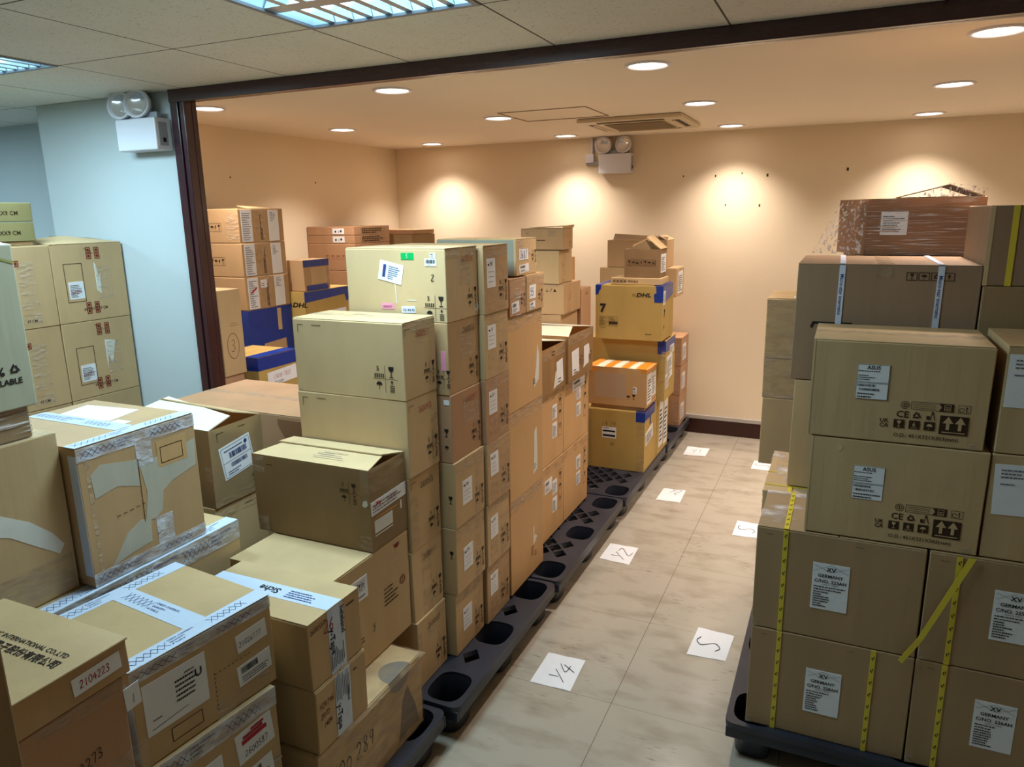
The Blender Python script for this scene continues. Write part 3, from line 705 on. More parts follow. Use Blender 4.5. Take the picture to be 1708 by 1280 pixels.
# ---- fifth group: two by three with an open top
spec = [(3.06, 3.488, .15, .553, 'near'), (3.492, 3.895, .15, .553, 'far'), (3.06, 3.488, .557, .93, 'near'), (3.492, 3.895, .557, .93, 'far')]
for k, (y0, y1, z0, z1, wh) in enumerate(spec):
    lv = 'bottom' if z0 < .3 else 'middle'
    b = B(-1.75, -1.288, y0, y1, z0, z1, 'gold-brown carton with white labels, %s level, %s one before the bare pallet' % (lv, wh), K_GLD)
    d = y1-y0
    b.art('R', -.055, .22, Art().frame(-.022, -.11, .044, .22, .002).add(glass(.04), 0, .055).add(umbrella(.035), 0, -.0).add(arrowup(.04), 0, -.075), BRINK)
    if wh == 'far': b.label('R', .20, .235, .07, .075, 'form', 0, 50+k); b.label('R', .20, .14, .07, .075, 'form', 0, 55+k)
    else: b.label('R', .26, .22, .065, .075, 'form', 0, 50+k); b.label('R', .26, .12, .065, .08, 'form', 0, 55+k)
    if k == 2: pass
    if k == 3: b.label('R', .13, .30, .21, .055, 'small', 0, 60)
    if k == 0: b.label('R', .15, .26, .10, .07, 'small', 0, 61)
    b.tape('R', 0, -.045, d, .045, TAPE)
b = B(-1.75, -1.275, 3.06, 3.488, .932, 1.165, 'open carton with raised cream flap, near one of the top pair', K_GLD, hollow=True)
b.label('R', .30, .02, .09, .12, 'none', 6, 62); b.art('R', .31, .03, micro(.07, .03, 2, random.Random(4)), INK, 'label_print', .002)
b.patch('R', .25, .01, .0, .0, TEAR, 'torn_label', pts=[(0, 0), (.08, .02), (.13, .10), (.07, .07), (.03, .09)])
b.art('R', .22, -.05, micro(.05, .03, 2, random.Random(6)), BRINK); b.tape('R', 0, -.06, .428, .05, PTAPE)
w, d, h = b.w/2, b.d/2, b.h
b.panel([(-w, -d, h), (w, -d, h), (w-.05, -.01, h+.022), (-w, -.01, h+.016)], CREAM)
b.panel([(-w, .03, h+.02), (w-.07, .03, h+.024), (w, d, h), (-w, d, h)], CREAM)
b = B(-1.75, -1.262, 3.492, 3.895, .932, 1.183, 'open carton with raised cream flap, far one of the top pair', K_GLD, hollow=True)
b.label('R', .06, .03, .11, .13, 'none', 4, 64); b.art('R', .08, .035, micro(.07, .03, 2, random.Random(14)), INK, 'label_print', .002)
b.label('R', .25, .05, .08, .11, 'none', 3, 65); b.patch('R', .24, .04, .1, .1, TEAR, 'torn_label', pts=[(0, 0), (.05, .01), (.11, .07), (.09, .12), (.03, .10)])
b.art('R', .195, .09, four_marks(.06), BRINK); b.art('R', .35, .09, four_marks(.06), BRINK); b.tape('R', 0, -.05, .40, .05, PTAPE)
w, d, h = b.w/2, b.d/2, b.h
b.panel([(-w, -d, h), (w, -d, h), (w-.05, .0, h+.022), (-w, .0, h+.016)], CREAM)
b.panel([(-w, .05, h+.02), (w-.06, .03, h+.022), (w, d, h), (-w, d, h)], CREAM)

# ---- small group behind the open cartons
SUP = 'plain brown carton buried low in the left row behind the gold-brown pairs'
def support(x0, x1, y0, y1, zs, where, m=None):
    for i, (a, c2) in enumerate(zip(zs, zs[1:])):
        B(x0, x1, y0, y1, a, c2, 'plain brown carton %s, %s of its stack' % (where, ['lowest', 'second', 'third', 'fourth'][i]), m or K_BRN)
support(-1.78, -1.46, 3.91, 4.20, [.14, .50, .87, 1.232], 'behind the open cartons of the left row')
b = B(-1.76, -1.445, 3.905, 4.215, 1.234, 1.408, 'wide brown carton with small triangle marks, lowest visible of the three behind the open cartons', K_BRN, top='flaps', rz=.03)
b.art('F', .17, -.04, Art().poly([(0, 0), (.02, 0), (.01, .018)]).rect(.035, 0, .015, .002).rect(.035, .008, .015, .002).line([(.06, 0), (.075, .02)], .002).poly([(.08, 0), (.1, 0), (.09, .018)]), BRINK)
b.tape('F', .22, -.012, .06, .012, PTAPE); b.tape('R', .06, 0, .06, .17, TAPE)
b = B(-1.74, -1.468, 3.90, 4.12, 1.410, 1.598, 'plain brown carton in the middle of the three behind the open cartons', K_TAN, top='flaps'); b.tape('R', .05, 0, .05, .18, TAPE)
b = B(-1.705, -1.448, 3.905, 4.075, 1.602, 1.722, 'small brown carton with folded lid edge and two tape squares, topmost behind the open cartons', K_BRN, top='flaps', rz=.01)
b.tape('F', .03, -.045, .05, .04, TAPE); b.tape('F', .165, -.045, .05, .04, TAPE); b.art('F', .10, .05, micro(.07, .012, 1, random.Random(12)), BRINK); b.art('R', -.05, .03, boxed(glass(.016), .03), BRINK)
w, d, h = b.w/2, b.d/2, b.h
b.panel([(w-.004, -d, h), (w, -d, h+.012), (w+.006, d, h+.018), (w, d, h)], K_PAL); b.panel([(-w+.04, -d+.03, h+.004), (w-.01, -d+.02, h+.012), (w-.01, d, h+.014), (-w+.03, d, h+.006)], K_PAL)
support(-1.80, -1.455, 4.235, 4.425, [.14, .55, .95], 'between the open cartons and the courier boxes')
b = B(-1.80, -1.45, 4.23, 4.43, .952, 1.35, 'tall brown carton squeezed between the three-high brown group and the numbered yellow box', K_RED, top='flaps'); b.art('R', .10, -.04, micro(.05, .02, 2, random.Random(3)), BRINK)
b = B(-1.86, -1.555, 4.26, 4.42, 1.352, 1.535, 'brown carton with puckered lid peeping out behind the three-high brown group', K_GLD, top='flaps')
w, d, h = b.w/2, b.d/2, b.h
b.panel([(-w, -d, h), (w, -d+.01, h+.006), (w-.08, .0, h+.035), (-w, 0, h+.03)], K_PAL)

# ================================================================ courier boxes by the back wall
def dhl(b, face, u, v, h, m=None):
    a = Art(); k = h*2.1
    a.add(text('DHL', h, .035)); a.v = [(x*1.45+y*.35, y) for x, y in a.v]; W = a.size()[2]
    for q in (.08, .36, .64): a.rect(-h*1.1, q*h, h*.95, .09*h)
    b.art(face, u, v, a, m or INK, 'courier_logo')
b = B(-1.75, -1.083, 4.445, 4.785, .14, .548, 'large yellow-brown box on the far pallet, blue taped corner, handwriting above a label', YEL, top='flaps')
b.art('F', -.29, .29, hand('19 29', .035, .002), BRINK, 'handwriting'); b.label('F', -.285, .215, .095, .075, 'none', 0, 71)
b.art('F', -.28, .225, Art().rect(0, .0, .085, .014).rect(0, .032, .085, .012).add(micro(.08, .014, 1, random.Random(1)), 0, .052), INK, 'label_print', .0022)
b.art('F', -.23, .165, hand('24', .022, .002), BRINK, 'handwriting')
b.patch('F', -.06, -.065, .06, .065, BLUE, 'blue_tape'); b.patch('R', 0, -.055, .27, .055, BLUE, 'blue_tape'); b.patch('T', -.06, 0, .06, .30, BLUE, 'blue_tape'); b.patch('R', .13, -.11, .03, .06, BLUE, 'blue_tape')
b.label('R', .03, .17, .2, .09, 'form', 8, 72); b.tape('F', -.05, 0, .05, .34, TAPE)
b = B(-1.74, -1.082, 4.80, 5.135, .14, .545, 'yellow-brown carton on the far pallet behind the large one, pale wrap down its end', YEL)
b.label('R', .05, .05, .12, .33, 'form', 0, 73); b.label('R', .2, .03, .1, .33, 'form', 0, 74, PAPER); b.patch('R', .16, .08, .02, .2, BLUE, 'blue_tape')
b = B(-1.475, -1.077, 4.455, 4.705, .575, .828, 'brown carton with orange tape along its lid and grey patch on its front', K_GLD, top='flaps', rz=-.01)
w = b.w
b.patch('F', .05, .05, .21, .17, mat('grey_patch', rgb(184, 158, 130), .5), 'clear_patch'); b.label('F', -.09, .09, .024, .045, 'small', 0, 75)
b.art('F', -.085, .05, glass(.035), BRINK); b.art('F', -.12, .05, umbrella(.03), BRINK); b.patch('F', 0, -.03, .06, .03, ORNG, 'orange_tape'); b.patch('F', -.04, -.02, .04, .02, ORNG, 'orange_tape')
for u, ww, mm in ((.0, .05, ORNG), (.06, .05, CREAM), (.12, .04, ORNG), (.17, .05, CREAM), (.23, .04, ORNG), (.28, .04, CREAM), (.33, .06, ORNG)): b.patch('T', u, .0, ww, .25, mm, 'orange_tape' if mm is ORNG else 'paper_strip', pts=[(0, 0), (ww, 0), (ww*.9, .12), (ww, .25), (.008, .25), (-.004, .1)])
b.label('R', .01, .02, .11, .20, 'form', 0, 76); b.label('R', .13, .05, .10, .16, 'form', 0, 77); b.patch('R', 0, -.015, .25, .015, ORNG, 'orange_tape')
b.panel([(b.w/2-.001, -b.d/2, b.h), (b.w/2+.02, -b.d/2+.03, b.h+.01), (b.w/2+.015, b.d/2-.05, b.h+.012), (b.w/2, b.d/2, b.h)], ORNG, 'loose_tape', .001)
# fill under the orange-taped carton keeps it level on the box below
boxo('pad', -b.w/2+.02, b.w/2-.02, -b.d/2+.02, b.d/2-.02, -.0265, -.0005, K_BRN, b.root)
b = B(-1.60, -1.035, 4.765, 5.075, .548, .966, 'tall yellow-brown box with blue taped corner, between the orange-taped carton and the wall', YEL, top='flaps')
b.patch('F', -.055, -.09, .055, .09, BLUE, 'blue_tape'); b.patch('R', 0, -.075, .305, .075, BLUE, 'blue_tape'); b.label('R', .05, .13, .18, .17, 'form', 5, 78); b.label('R', .02, .08, .09, .10, 'form', 5, 79); b.label('R', .13, -.11, .13, .06, 'form', 0, 80); b.tape('F', -.03, 0, .03, .35, TAPE)
b = B(-1.49, -1.040, 4.655, 4.985, .978, 1.340, 'yellow courier box with a big 7 and blue taped corners', YEL, top='flaps')
dhl(b, 'F', -.175, .292, .024); b.art('F', .032, .185, text('7', .052, .05), INK)
a = Art().frame(0, 0, .125, .065, .0012).rect(.065, .0, .0012, .065).rect(0, .03, .125, .0012).add(micro(.055, .03, 4, random.Random(1)), .004, .032).add(micro(.055, .025, 3, random.Random(2)), .004, .004).add(micro(.052, .03, 4, random.Random(7)), .07, .032); a.rect(.065, .012, .06, .017)
b.art('F', .028, .09, a, BRINK); b.art('F', .032, .075, micro(.04, .008, 1, random.Random(2)), BRINK); b.art('F', -.11, .04, micro(.07, .012, 1, random.Random(13)), BRINK)
b.patch('F', -.055, -.105, .055, .105, BLUE, 'blue_tape', pts=[(0, 0), (.055, 0), (.055, .105), (.008, .105), (.012, .06), (-.004, .055)]); b.patch('F', 0, -.065, .04, .065, BLUE, 'blue_tape', pts=[(0, 0), (.02, .005), (.025, .03), (.035, .035), (.04, .065), (0, .065)])
b.patch('R', 0, -.095, .3, .095, BLUE, 'blue_tape', pts=[(0, 0), (.1, -.01), (.2, .005), (.3, .02), (.3, .095), (0, .095)]); b.patch('T', -.06, 0, .06, .32, BLUE, 'blue_tape'); b.patch('T', 0, 0, .05, .32, BLUE, 'blue_tape')
b.label('R', .01, .24, .06, .09, 'form', 0, 81); b.art('R', .04, .16, text('7', .045, .05), INK); b.art('R', .05, .09, boxed(Art().disc(0, 0, .008), .03), BRINK)
b = B(-1.392, -1.056, 4.672, 4.88, 1.342, 1.386, 'flat carton with a row of marks, lying on the numbered yellow box', K_TAN, top='plain')
a = Art()
for i in range(4): a.frame(.012+.024*i, .01, .021, .022, .0012); a.disc(.0225+.024*i, .02, .006)
a.add(text('FRAGILE', .013, .01), .115, .014); b.art('F', 0, .002, a, BRINK)
b = B(-1.308, -1.072, 4.69, 4.875, 1.388, 1.570, 'small open carton with upright flap and handling marks, topmost on the courier boxes', K_BRN, hollow=True)
w, d, h = b.w/2, b.d/2, b.h
b.panel([(w, d, h), (w, -d, h), (w-.10, -d+.02, h+.075), (w-.10, d+.01, h+.085)], K_TAN)
b.panel([(-w, -d, h), (-w, d, h), (-w-.01, d-.02, h-.06), (-w-.01, -d+.02, h-.06)], K_PAL)
b.panel([(-w+.01, -d+.03, h-.005), (w-.10, -d+.03, h+.06), (w-.01, -d+.03, h-.005)], K_DUL)
b.panel([(-w, d, h), (w-.09, d, h), (w-.09, d+.03, h+.085), (-w, d+.03, h+.02)], K_BRN)
a = Art().frame(0, 0, .19, .04, .0016)
for i in range(7):
    cx2 = .016+.0262*i
    a.add([glass(.026), umbrella(.026), recycle(.024), arrowup(.026)][i % 4], cx2, .007 if i % 4 != 2 else .02)
    a.rect(cx2+.013, 0, .0012, .04)
b.art('F', .018, .075, a, BRINK); b.label('R', .02, .03, .15, .12, 'form', 0, 83)
b = B(-1.62, -1.062, 5.155, 5.42, 1.212, 1.415, 'brown carton behind the numbered yellow box, taped end near the wall', K_TAN, top='flaps'); b.label('R', .06, .02, .16, .16, 'form', 0, 84); b.tape('R', 0, -.04, .26, .04, PTAPE)
b = B(-1.57, -1.14, 5.17, 5.42, 1.417, 1.61, 'brown carton with lifted dark-edged flap behind the small open carton', K_BRN, top='plain', name='cardboard_box')
w, d, h = b.w/2, b.d/2, b.h
b.panel([(-w+.04, -d, h), (w, -d, h), (w, -d+.05, h+.02), (-w+.04, -d+.05, h+.045)], K_DUL); b.panel([(w, -d, h), (w, d, h), (w-.06, d, h+.03), (w-.06, -d, h+.035)], K_PAL)
b.art('F', .19, .05, Art().rect(0, 0, .008, .05), BRINK)
support(-1.62, -1.20, 5.155, 5.45, [.14, .50, .85, 1.210], 'behind the courier boxes against the back wall')
for i, (z0, z1) in enumerate(((.14, .390), (.392, .624), (.626, .850))):
    b = B(-1.55, -1.092, 5.60, 5.88, z0, z1, 'red-brown wrapped carton by the back wall, %s of three at aisle end' % ['lowest', 'middle', 'uppermost'][i], K_RED, top='flaps')
    b.patch('R', .01, .01, .26, .21, WRAP, 'stretch_film'); b.label('R', .05, .04, .12, .13, 'form', 0, 86+i); b.patch('F', -.06, .02, .06, .19, PTAPE, 'clear_tape')

# ================================================================ in front of the first column
def halfopen(b, up_f=.014, up_b=.02, cut=.62, m=None):
    w, d, h = b.w/2, b.d/2, b.h; m = m or b.m
    b.panel([(-w, -d, h), (w, -d, h), (w-.03, -d+b.d*cut, h+up_f), (-w+.02, -d+b.d*cut, h+up_f*.6)], m)
    b.panel([(-w+.01, d-b.d*(1.02-cut), h+up_b*.8), (w-.03, d-b.d*(1.02-cut), h+up_b), (w, d, h), (-w, d, h)], m)
b = B(-1.742, -1.280, 1.738, 1.943, .768, 1.040, 'tan carton with gaping lid and red-printed strip label, before the five-high column', K_TAN, hollow=True)
halfopen(b, .006, .012, .6, K_PAL)
b.art('F', -.075, -.085, four_marks(.075), BRINK); b.art('F', .06, -.032, Art().rect(0, 0, .026, .0025), BRINK)
b.tape('F', 0, -.06, .05, .06, PTAPE); b.tape('F', 0, 0, .045, .06, PTAPE); b.tape('F', -.045, 0, .045, .05, PTAPE); b.tape('R', 0, -.08, .205, .08, TAPE); b.tape('F', -.03, -.1, .03, .1, TAPE)
b.label('R', .005, .118, .195, .045, 'none', 2, 91); b.art('R', .012, .124, micro(.17, .032, 3, random.Random(5)), GINK, 'label_print', .002, 2); b.hand('R', .09, .140, '2600553', .014, RED, 2, .0016)
b.art('R', .02, .145, Art().line([(0, 0), (.04, .008), (.01, .012), (.035, .0)], .003), RED, 'red_writing', .0022)
b.patch('R', .018, .055, .10, .042, TEAR, 'white_slip'); b.patch('R', .018, .045, .10, .003, TEAR, 'tear_mark'); b.patch('R', .03, .103, .12, .003, mat('tear_orange', rgb(206, 130, 66), .7), 'tear_mark'); b.patch('R', .165, .085, .008, .03, TEAR, 'tear_mark')
b.patch('F', -.028, .148, .02, .022, TEAR, 'torn_label', pts=[(0, .004), (.012, 0), (.022, .01), (.018, .024), (.004, .02)])
# lettering on the lid
bl = Art()
for i, wd in enumerate((.10, .13, .09, .12)): bl.add(micro(wd, .009, 1, random.Random(i+20)), -.0-wd/2, -.015*i)
fl = b
b.art('T', .28, .085, bl, GINK, 'printed_name', .0085)
b = B(-1.68, -1.282, 1.535, 1.940, .402, .765, 'large tan carton with cream lid, round red mark and square handling label', K_TAN, top='flaps')
b.label('R', .065, .24, .10, .075, 'none', 0, 92); a = Art()
for i in range(4): a.frame(.012+.019*i, .03, .017, .034, .0012)
a.add(glass(.022), .058, .036).add(arrowup(.022), .077, .036).add(umbrella(.02), .020, .040).add(micro(.075, .014, 1, random.Random(2)), .012, .008)
b.art('R', .065, .24, a, GINK, 'label_print', .0020)
ring = Art(); [ring.line([(r*math.cos(t*.5), r*math.sin(t*.5)) for t in range(14)], .0022) for r in (.016, .011)]; ring.add(hand('S', .012, .002), -.004, -.006)
b.art('F', -.022, -.022, ring, RED, 'round_red_mark'); b.art('R', .01, -.02, ring, RED, 'round_red_mark')
b.art('R', .05, .08, micro(.09, .06, 5, random.Random(3)), BRINK, rot=0); b.art('R', .25, .15, micro(.09, .07, 5, random.Random(4)), BRINK); b.art('R', .18, .10, hand('Y', .03, .002), BRINK, 'handwriting')
for i in range(4): b.patch('R', .27+.01*i, .255+.015*i, .08, .0022, PTAPE, 'clear_tape')
b.art('R', .36, .20, ring, DRED, 'round_red_mark'); b.art('R', -.07, -.018, Art().disc(0, 0, .016, 10, 180, 360), DRED)
b = B(-1.64, -1.172, 1.287, 1.812, .14, .398, 'film-wrapped tan carton low at the front with a dark grey circle on its edge', K_TAN, top='flapsy')
GC = mat('grey_spot', rgb(120, 112, 104), .35, .4)
b.patch('T', -.075, .40, 0, 0, GC, 'grey_circle', pts=[(.075-.0, .06)]+[(.075-.0-.07*math.sin(math.radians(q)), .0+.06*math.cos(math.radians(q))) for q in range(10, 180, 12)]+[(.075, -.06)])
b.patch('R', .40, -.055, 0, 0, GC, 'grey_circle', pts=[(-.06, .055), (-.055, .03), (-.035, .008), (0, 0), (.035, .008), (.055, .03), (.06, .055)])
b.patch('R', .38, .02, 0, 0, mat('grey_figure', rgb(112, 98, 88), .6), 'grey_figure', pts=[(0, 0), (.05, .01), (.12, .0), (.10, .08), (.06, .17), (.03, .14)])
b.patch('R', .17, .03, .19, .07, K_PAL, 'pale_patch', rot=3); b.patch('R', .10, .115, .2, .05, K_PAL, 'pale_patch', rot=3); b.hand('R', .02, .12, '2600 289', .05, INK, 2, .0035)
b.patch('T', .0, .0, .488, .527, TAPE, 'stretch_film', .0016); b.patch('R', 0, 0, .527, .258, TAPE, 'stretch_film', .0018); b.tape('T', .30, .0, .05, .5, PTAPE)
def sicher(b, bottom):
    d = b.d
    b.patch('R', d*.36, 0, d*.30, b.h, WTAPE, 'printed_tape'); rn = random.Random(4+bottom)
    a = Art(); a.add(text('y-Tape' if not bottom else 'y-Tape', .022, .02), .014, .01) if False else None
    t1 = text('helaband', .016, .02); t2 = text('y-Tape', .020, .02)
    if not bottom:
        b.art('R', d*.60-.0, b.h-.012, t1, INK, 'tape_lettering', .0018, -90); b.art('R', d*.38, b.h-.055, t2, INK, 'tape_lettering', .0018, -90)
        for k in range(9): b.art('R', d*.37+k*.0065, .01, Art().rect(0, 0, .0026, rn.uniform(.04, .07)), GINK, 'tape_lettering', .0018) if k < 1 else None
        a = Art(); [a.rect(k*.0072, rn.uniform(0, .01), .0028, rn.uniform(.035, .06)) for k in range(8)]; b.art('R', d*.375, .012, a, GINK, 'tape_lettering', .0018)
    else:
        b.art('R', d*.38, b.h-.09, t2, INK, 'tape_lettering', .0018, -90); b.art('R', d*.585, b.h-.06, text('hinwei', .013, .01), INK, 'tape_lettering', .0018, -90)
        a = Art(); [a.rect(k*.0068, rn.uniform(0, .01), .0022, rn.uniform(.06, .085)) for k in range(9)]; b.art('R', d*.375, b.h-.088, a, GINK, 'tape_lettering', .0018)
b = B(-1.60, -1.168, 1.296, 1.516, .400, .590, 'small tan carton with printed tape band down its end, lower one of the two', K_TAN, top='flaps')
sicher(b, 1); b.hand('R', .012, .13, 'YZ4796', .016, DRED, 0, .0018); b.hand('R', .015, .10, '2072', .015, DRED, 0, .0018); b.hand('R', .025, .07, '1404', .014, BRINK, 0, .0018); b.art('R', -.06, -.035, micro(.03, .014, 1, random.Random(1)), BRINK)
b = B(-1.60, -1.172, 1.296, 1.514, .592, .785, 'small tan carton with blue-white tape band over its lid, upper one of the two', K_TAN, top='flaps')
sicher(b, 0); b.hand('R', .008, .16, '2600557', .014, DRED, 4, .0016); b.hand('R', .06, .135, '26', .035, RED, 0, .003); b.art('R', -.06, -.03, micro(.035, .015, 1, random.Random(2)), BRINK)
b.patch('T', 0, .080, .428, .062, WTAPE, 'printed_tape'); b.art('T', .24, .122, text('Siche', .024, .02), INK, 'tape_lettering', .0018, 180); b.art('T', .27, .09, micro(.13, .04, 4, random.Random(8)), BINK, 'tape_lettering', .0018)

# ================================================================ the big cartons at the lower left with white-blue printed tape
def ztape(b, face, u, v, w, h, txt=True, seed=0):
    """white tape with blue zigzags and lettering"""
    b.patch(face, u, v, w, h, WTAPE if face == 'T' else WTS, 'printed_tape', .0010); u, v = b._uv(face, u, v)
    horiz = w > h; L0, T0 = (w, h) if horiz else (h, w); a = Art(); x = .01
    while x < L0-.08:
        n = 6; a.add(tri_row(.10, T0*.5, n, .0013), x, T0*.25); x += .105
        if txt and x < L0-.1:
            for k in range(3): a.add(text(('CHECK CONTENTS', 'QUANTITY', 'IF TAPE IS')[k], T0*.11, .01), x, T0*(.68-.22*k)); 
            x += .10
    b.art(face, u+(0 if horiz else T0), v, a, BINK, 'tape_lettering', .0017, 0 if horiz else 90)
b = B(-2.12, -1.694, .55, 1.60, .14, .50, 'long brown carton at the bottom under the white-taped cube', K_BRN)
b = B(-2.12, -1.690, .55, 1.60, .502, .868, 'long tan carton with blue-white taped edge right under the white-taped cube', K_TAN, top='plain')
ztape(b, 'T', -.05, 0, .05, 1.05); ztape(b, 'R', 0, -.06, 1.05, .06)
b = B(-2.12, -1.700, 1.115, 1.480, .872, 1.250, 'big tan cube with torn pale patches and blue-white tape round its edges', K_BRN, top='flaps')
D_, H_ = b.dim('R')
ztape(b, 'R', 0, -.035, D_, .035, True); ztape(b, 'R', 0, 0, D_, .035, True); ztape(b, 'T', -.045, 0, .045, D_, True); ztape(b, 'T', 0, .15, .37, .055); ztape(b, 'R', .165, -.10, .05, .065, True); ztape(b, 'R', .20, .035, .055, .08, False); b.patch('F', -.03, .03, .03, .33, WTAPE, 'printed_tape')
for pp in ([(.035, .235), (.10, .247), (.165, .225), (.165, .30), (.06, .32), (.03, .30)],
           [(.168, .30), (.20, .287), (.27, .29), (.36, .305), (.355, .225), (.27, .205), (.235, .185), (.225, .13), (.20, .115), (.17, .12), (.185, .2)],
           [(.055, .035), (.11, .108), (.155, .13), (.185, .118), (.18, .055), (.12, .048)]):
    b.patch('R', 0, 0, 0, 0, GRYB, 'torn_grey_patch', .0006, pts=pp)
b.art('R', 0, 0, Art().line([(.166, .12), (.168, .30)], .0018), BRINK)
b.patch('R', .02, .03, .01, .32, PTAPE, 'clear_tape'); b.patch('R', .23, .255, .10, .075, K_GLD, 'bare_patch'); b.art('R', .24, .265, Art().frame(0, 0, .075, .048, .002), BRINK)
b.art('R', .085, .165, Art().rect(0, 0, .012, .002).rect(.02, .001, .012, .002).rect(.04, .002, .012, .002).rect(.06, .004, .012, .002).rect(.08, .006, .008, .002), BRINK)
b.patch('T', .05, .18, .0, .0, PAPER, 'white_sheet', pts=[(.02, .0), (.22, .03), (.19, .15), (-.01, .13)]); b.patch('T', .28, .20, .055, .03, PAPER, 'white_slip')
# rotated carton with the white form
b = B(-1.634, -1.268, .902, 1.274, .640, .880, 'tan carton with blue-white tape cross on its lid and large U form', K_TAN, top='flaps', rz=-.105)
W_, D_ = b.dim('T'); H_ = b.h
ztape(b, 'T', -.048, 0, .048, D_); ztape(b, 'T', 0, 0, .045, D_); ztape(b, 'T', .045, .165, W_-.093, .06, True)
ztape(b, 'R', 0, -.03, D_, .03)
b.label('R', .022, .07, .155, .125, 'none', 0, 101); a = Art().add(text('U', .02, .02), .125, .075).add(micro(.06, .06, 5, random.Random(5)), .075, .04).line([(.012, .012), (.10, .02)], .0012).add(micro(.03, .008, 1, random.Random(9)), .015, .03).add(micro(.03, .008, 1, random.Random(19)), .10, .1)
b.art('R', .022, .07, a, INK, 'label_print', .0022)
b.label('R', .265, .135, .09, .048, 'none', 4, 102); b.hand('R', .270, .150, '21026177', .0135, GINK, 4, .0014); b.label('R', .26, .045, .10, .055, 'small', 3, 103)
b.art('R', .075, .022, Art().frame(0, 0, .08, .035, .0018), BRINK); a = Art(); [a.rect(.002+.012*k, 0, .006, .0016) for k in range(9)]; [a.rect(0, -.012*k, .0016, .006) for k in range(9)]; b.art('R', .195, .12, a, BRINK)
b.tape('R', .19, 0, .16, .04, WRAP); b.patch('F', -.03, .02, .03, .19, WTAPE, 'printed_tape')
b = B(-1.632, -1.258, .89, 1.255, .390, .638, 'tan carton with red-stamped label and 2600587, under the carton with the U form', K_TAN, top='plain', rz=-.12)
ztape(b, 'R', 0, -.05, b.d, .05); b.label('R', .24, .10, .11, .085, 'none', 5, 104); b.hand('R', .258, .114, '2600587', .0165, INK, 5, .0016)
b.art('R', .252, .15, Art().rect(0, 0, .075, .012).rect(.005, .014, .06, .008).rect(.03, .024, .04, .006), RED, 'red_stamp', .0022, 5); b.label('R', .25, .01, .09, .06, 'small', 5, 105); b.label('R', .06, .06, .14, .10, 'form', 3, 106); b.tape('R', 0, .0, b.d, .06, WRAP)
b = B(-1.63, -1.26, .90, 1.250, .14, .388, 'tan carton at the very bottom under the red-stamped one', K_BRN, rz=-.12)
# lidded carton at the corner
b = B(-1.62, -1.243, .522, .838, .520, .915, 'brown taped carton marked 2104273 in the lower left corner', K_RED, top='plain')
b.hand('R', .17, .25, '2104273', .020, INK, 8, .0018); b.label('R', .315, .315, .034, .05, 'none', 3, 110); b.art('R', .326, .327, hand('1', .02, .0015), GINK, 'label_print', .002); b.patch('R', .20, .05, .15, .18, PTAPE, 'clear_tape'); b.tape('R', 0, -.03, .36, .03, PTAPE); b.patch('R', .14, .08, .003, .1, TEAR, 'tear_mark', rot=-12)
support(-1.62, -1.245, .525, .835, [.14, .518], 'under the taped carton marked 2104273')
b = B(-1.625, -1.240, .515, .857, .918, .990, 'shallow telescoping lid box with Chinese lettering and label 2104223', K_BRN, top='plain')
b.boxlid = boxo('lid', -b.w/2-.002, b.w/2+.002, -b.d/2-.002, b.d/2+.002, b.h-.001, b.h+.004, K_TAN, b.root, .002)
b.art('T', -.20, .10, text('AUDRONIC INTERNATIONAL CO.,LTD', .0125, .01), INK, 'printed_name', .0055, 90-90) if False else None
for k in (0,):
    t_ = text('TRONIC INTERNATIONAL CO.,LTD', .0115, .012, 'R'); t2 = text('\u96fb\u5b50\u80a1\u4efd\u6709\u9650\u516c\u53f8', .017, .012, 'R')
    b.art('T', .345, .246, t_, INK, 'printed_name', .0052, 0); b.art('T', .352, .216, t2, INK, 'printed_name', .0052, 0)
b.label('R', .225, .018, .10, .036, 'none', 2, 111); b.hand('R', .238, .028, '2104223', .0145, RED, 2, .0016)
b = B(-1.50, -.985, -.02, .508, .14, .56, 'dull brown carton at the extreme lower left edge, lowest', K_DUL); b = B(-1.50, -.985, -.02, .505, .562, .96, 'dull brown carton at the extreme lower left edge, middle', K_DUL); b = B(-1.50, -.985, -.02, .505, .962, 1.32, 'dull brown carton at the extreme lower left edge, uppermost', K_DUL)
# tall stack on the left
b = B(-2.15, -1.752, .62, 1.108, .870, 1.290, 'tan carton with a long pale torn strip at the left edge', K_TAN, top='plain')
b.patch('R', .12, .10, 0, 0, TEAR, 'torn_strip', pts=[(.33, .01), (.345, .03), (.32, .07), (.27, .12), (.20, .165), (.14, .24), (.12, .30), (.05, .26), (.09, .17), (.15, .13), (.22, .10), (.28, .05)])
b.tape('R', .0, .0, .48, .10, TAPE); b.tape('T', -.05, 0, .05, .48, PTAPE)
b = B(-2.15, -1.765, .62, 1.062, 1.292, 1.368, 'dark brown film-wrapped flat carton at the left edge under the recyclable box', K_DUL, top='plain')
b.patch('R', 0, 0, .442, .076, WRAP, 'stretch_film', .003); b.patch('R', 0, -.02, .442, .02, PTAPE, 'clear_tape')
b = B(-2.15, -1.752, .60, 1.078, 1.370, 1.750, 'pale grey-white carton printed 100% RECYCLABLE at the left edge', WHT, top='plain')
b.art('R', -.063, .083, text('100%', .0195, .03, 'R'), INK); b.art('R', -.040, .094, recycle(.027), INK); b.art('R', -.026, .060, text('RECYCLABLE', .0135, .025, 'R'), INK); b.art('R', -.075, .29, text('E', .013, .02), INK); b.art('R', -.065, .22, text('S', .016, .02), INK) if False else None
b.panel([(b.w/2, -b.d/2, b.h), (b.w/2, b.d/2, b.h), (b.w/2-.12, b.d/2-.02, b.h+.02), (b.w/2-.12, -b.d/2+.02, b.h+.02)], CREAM)
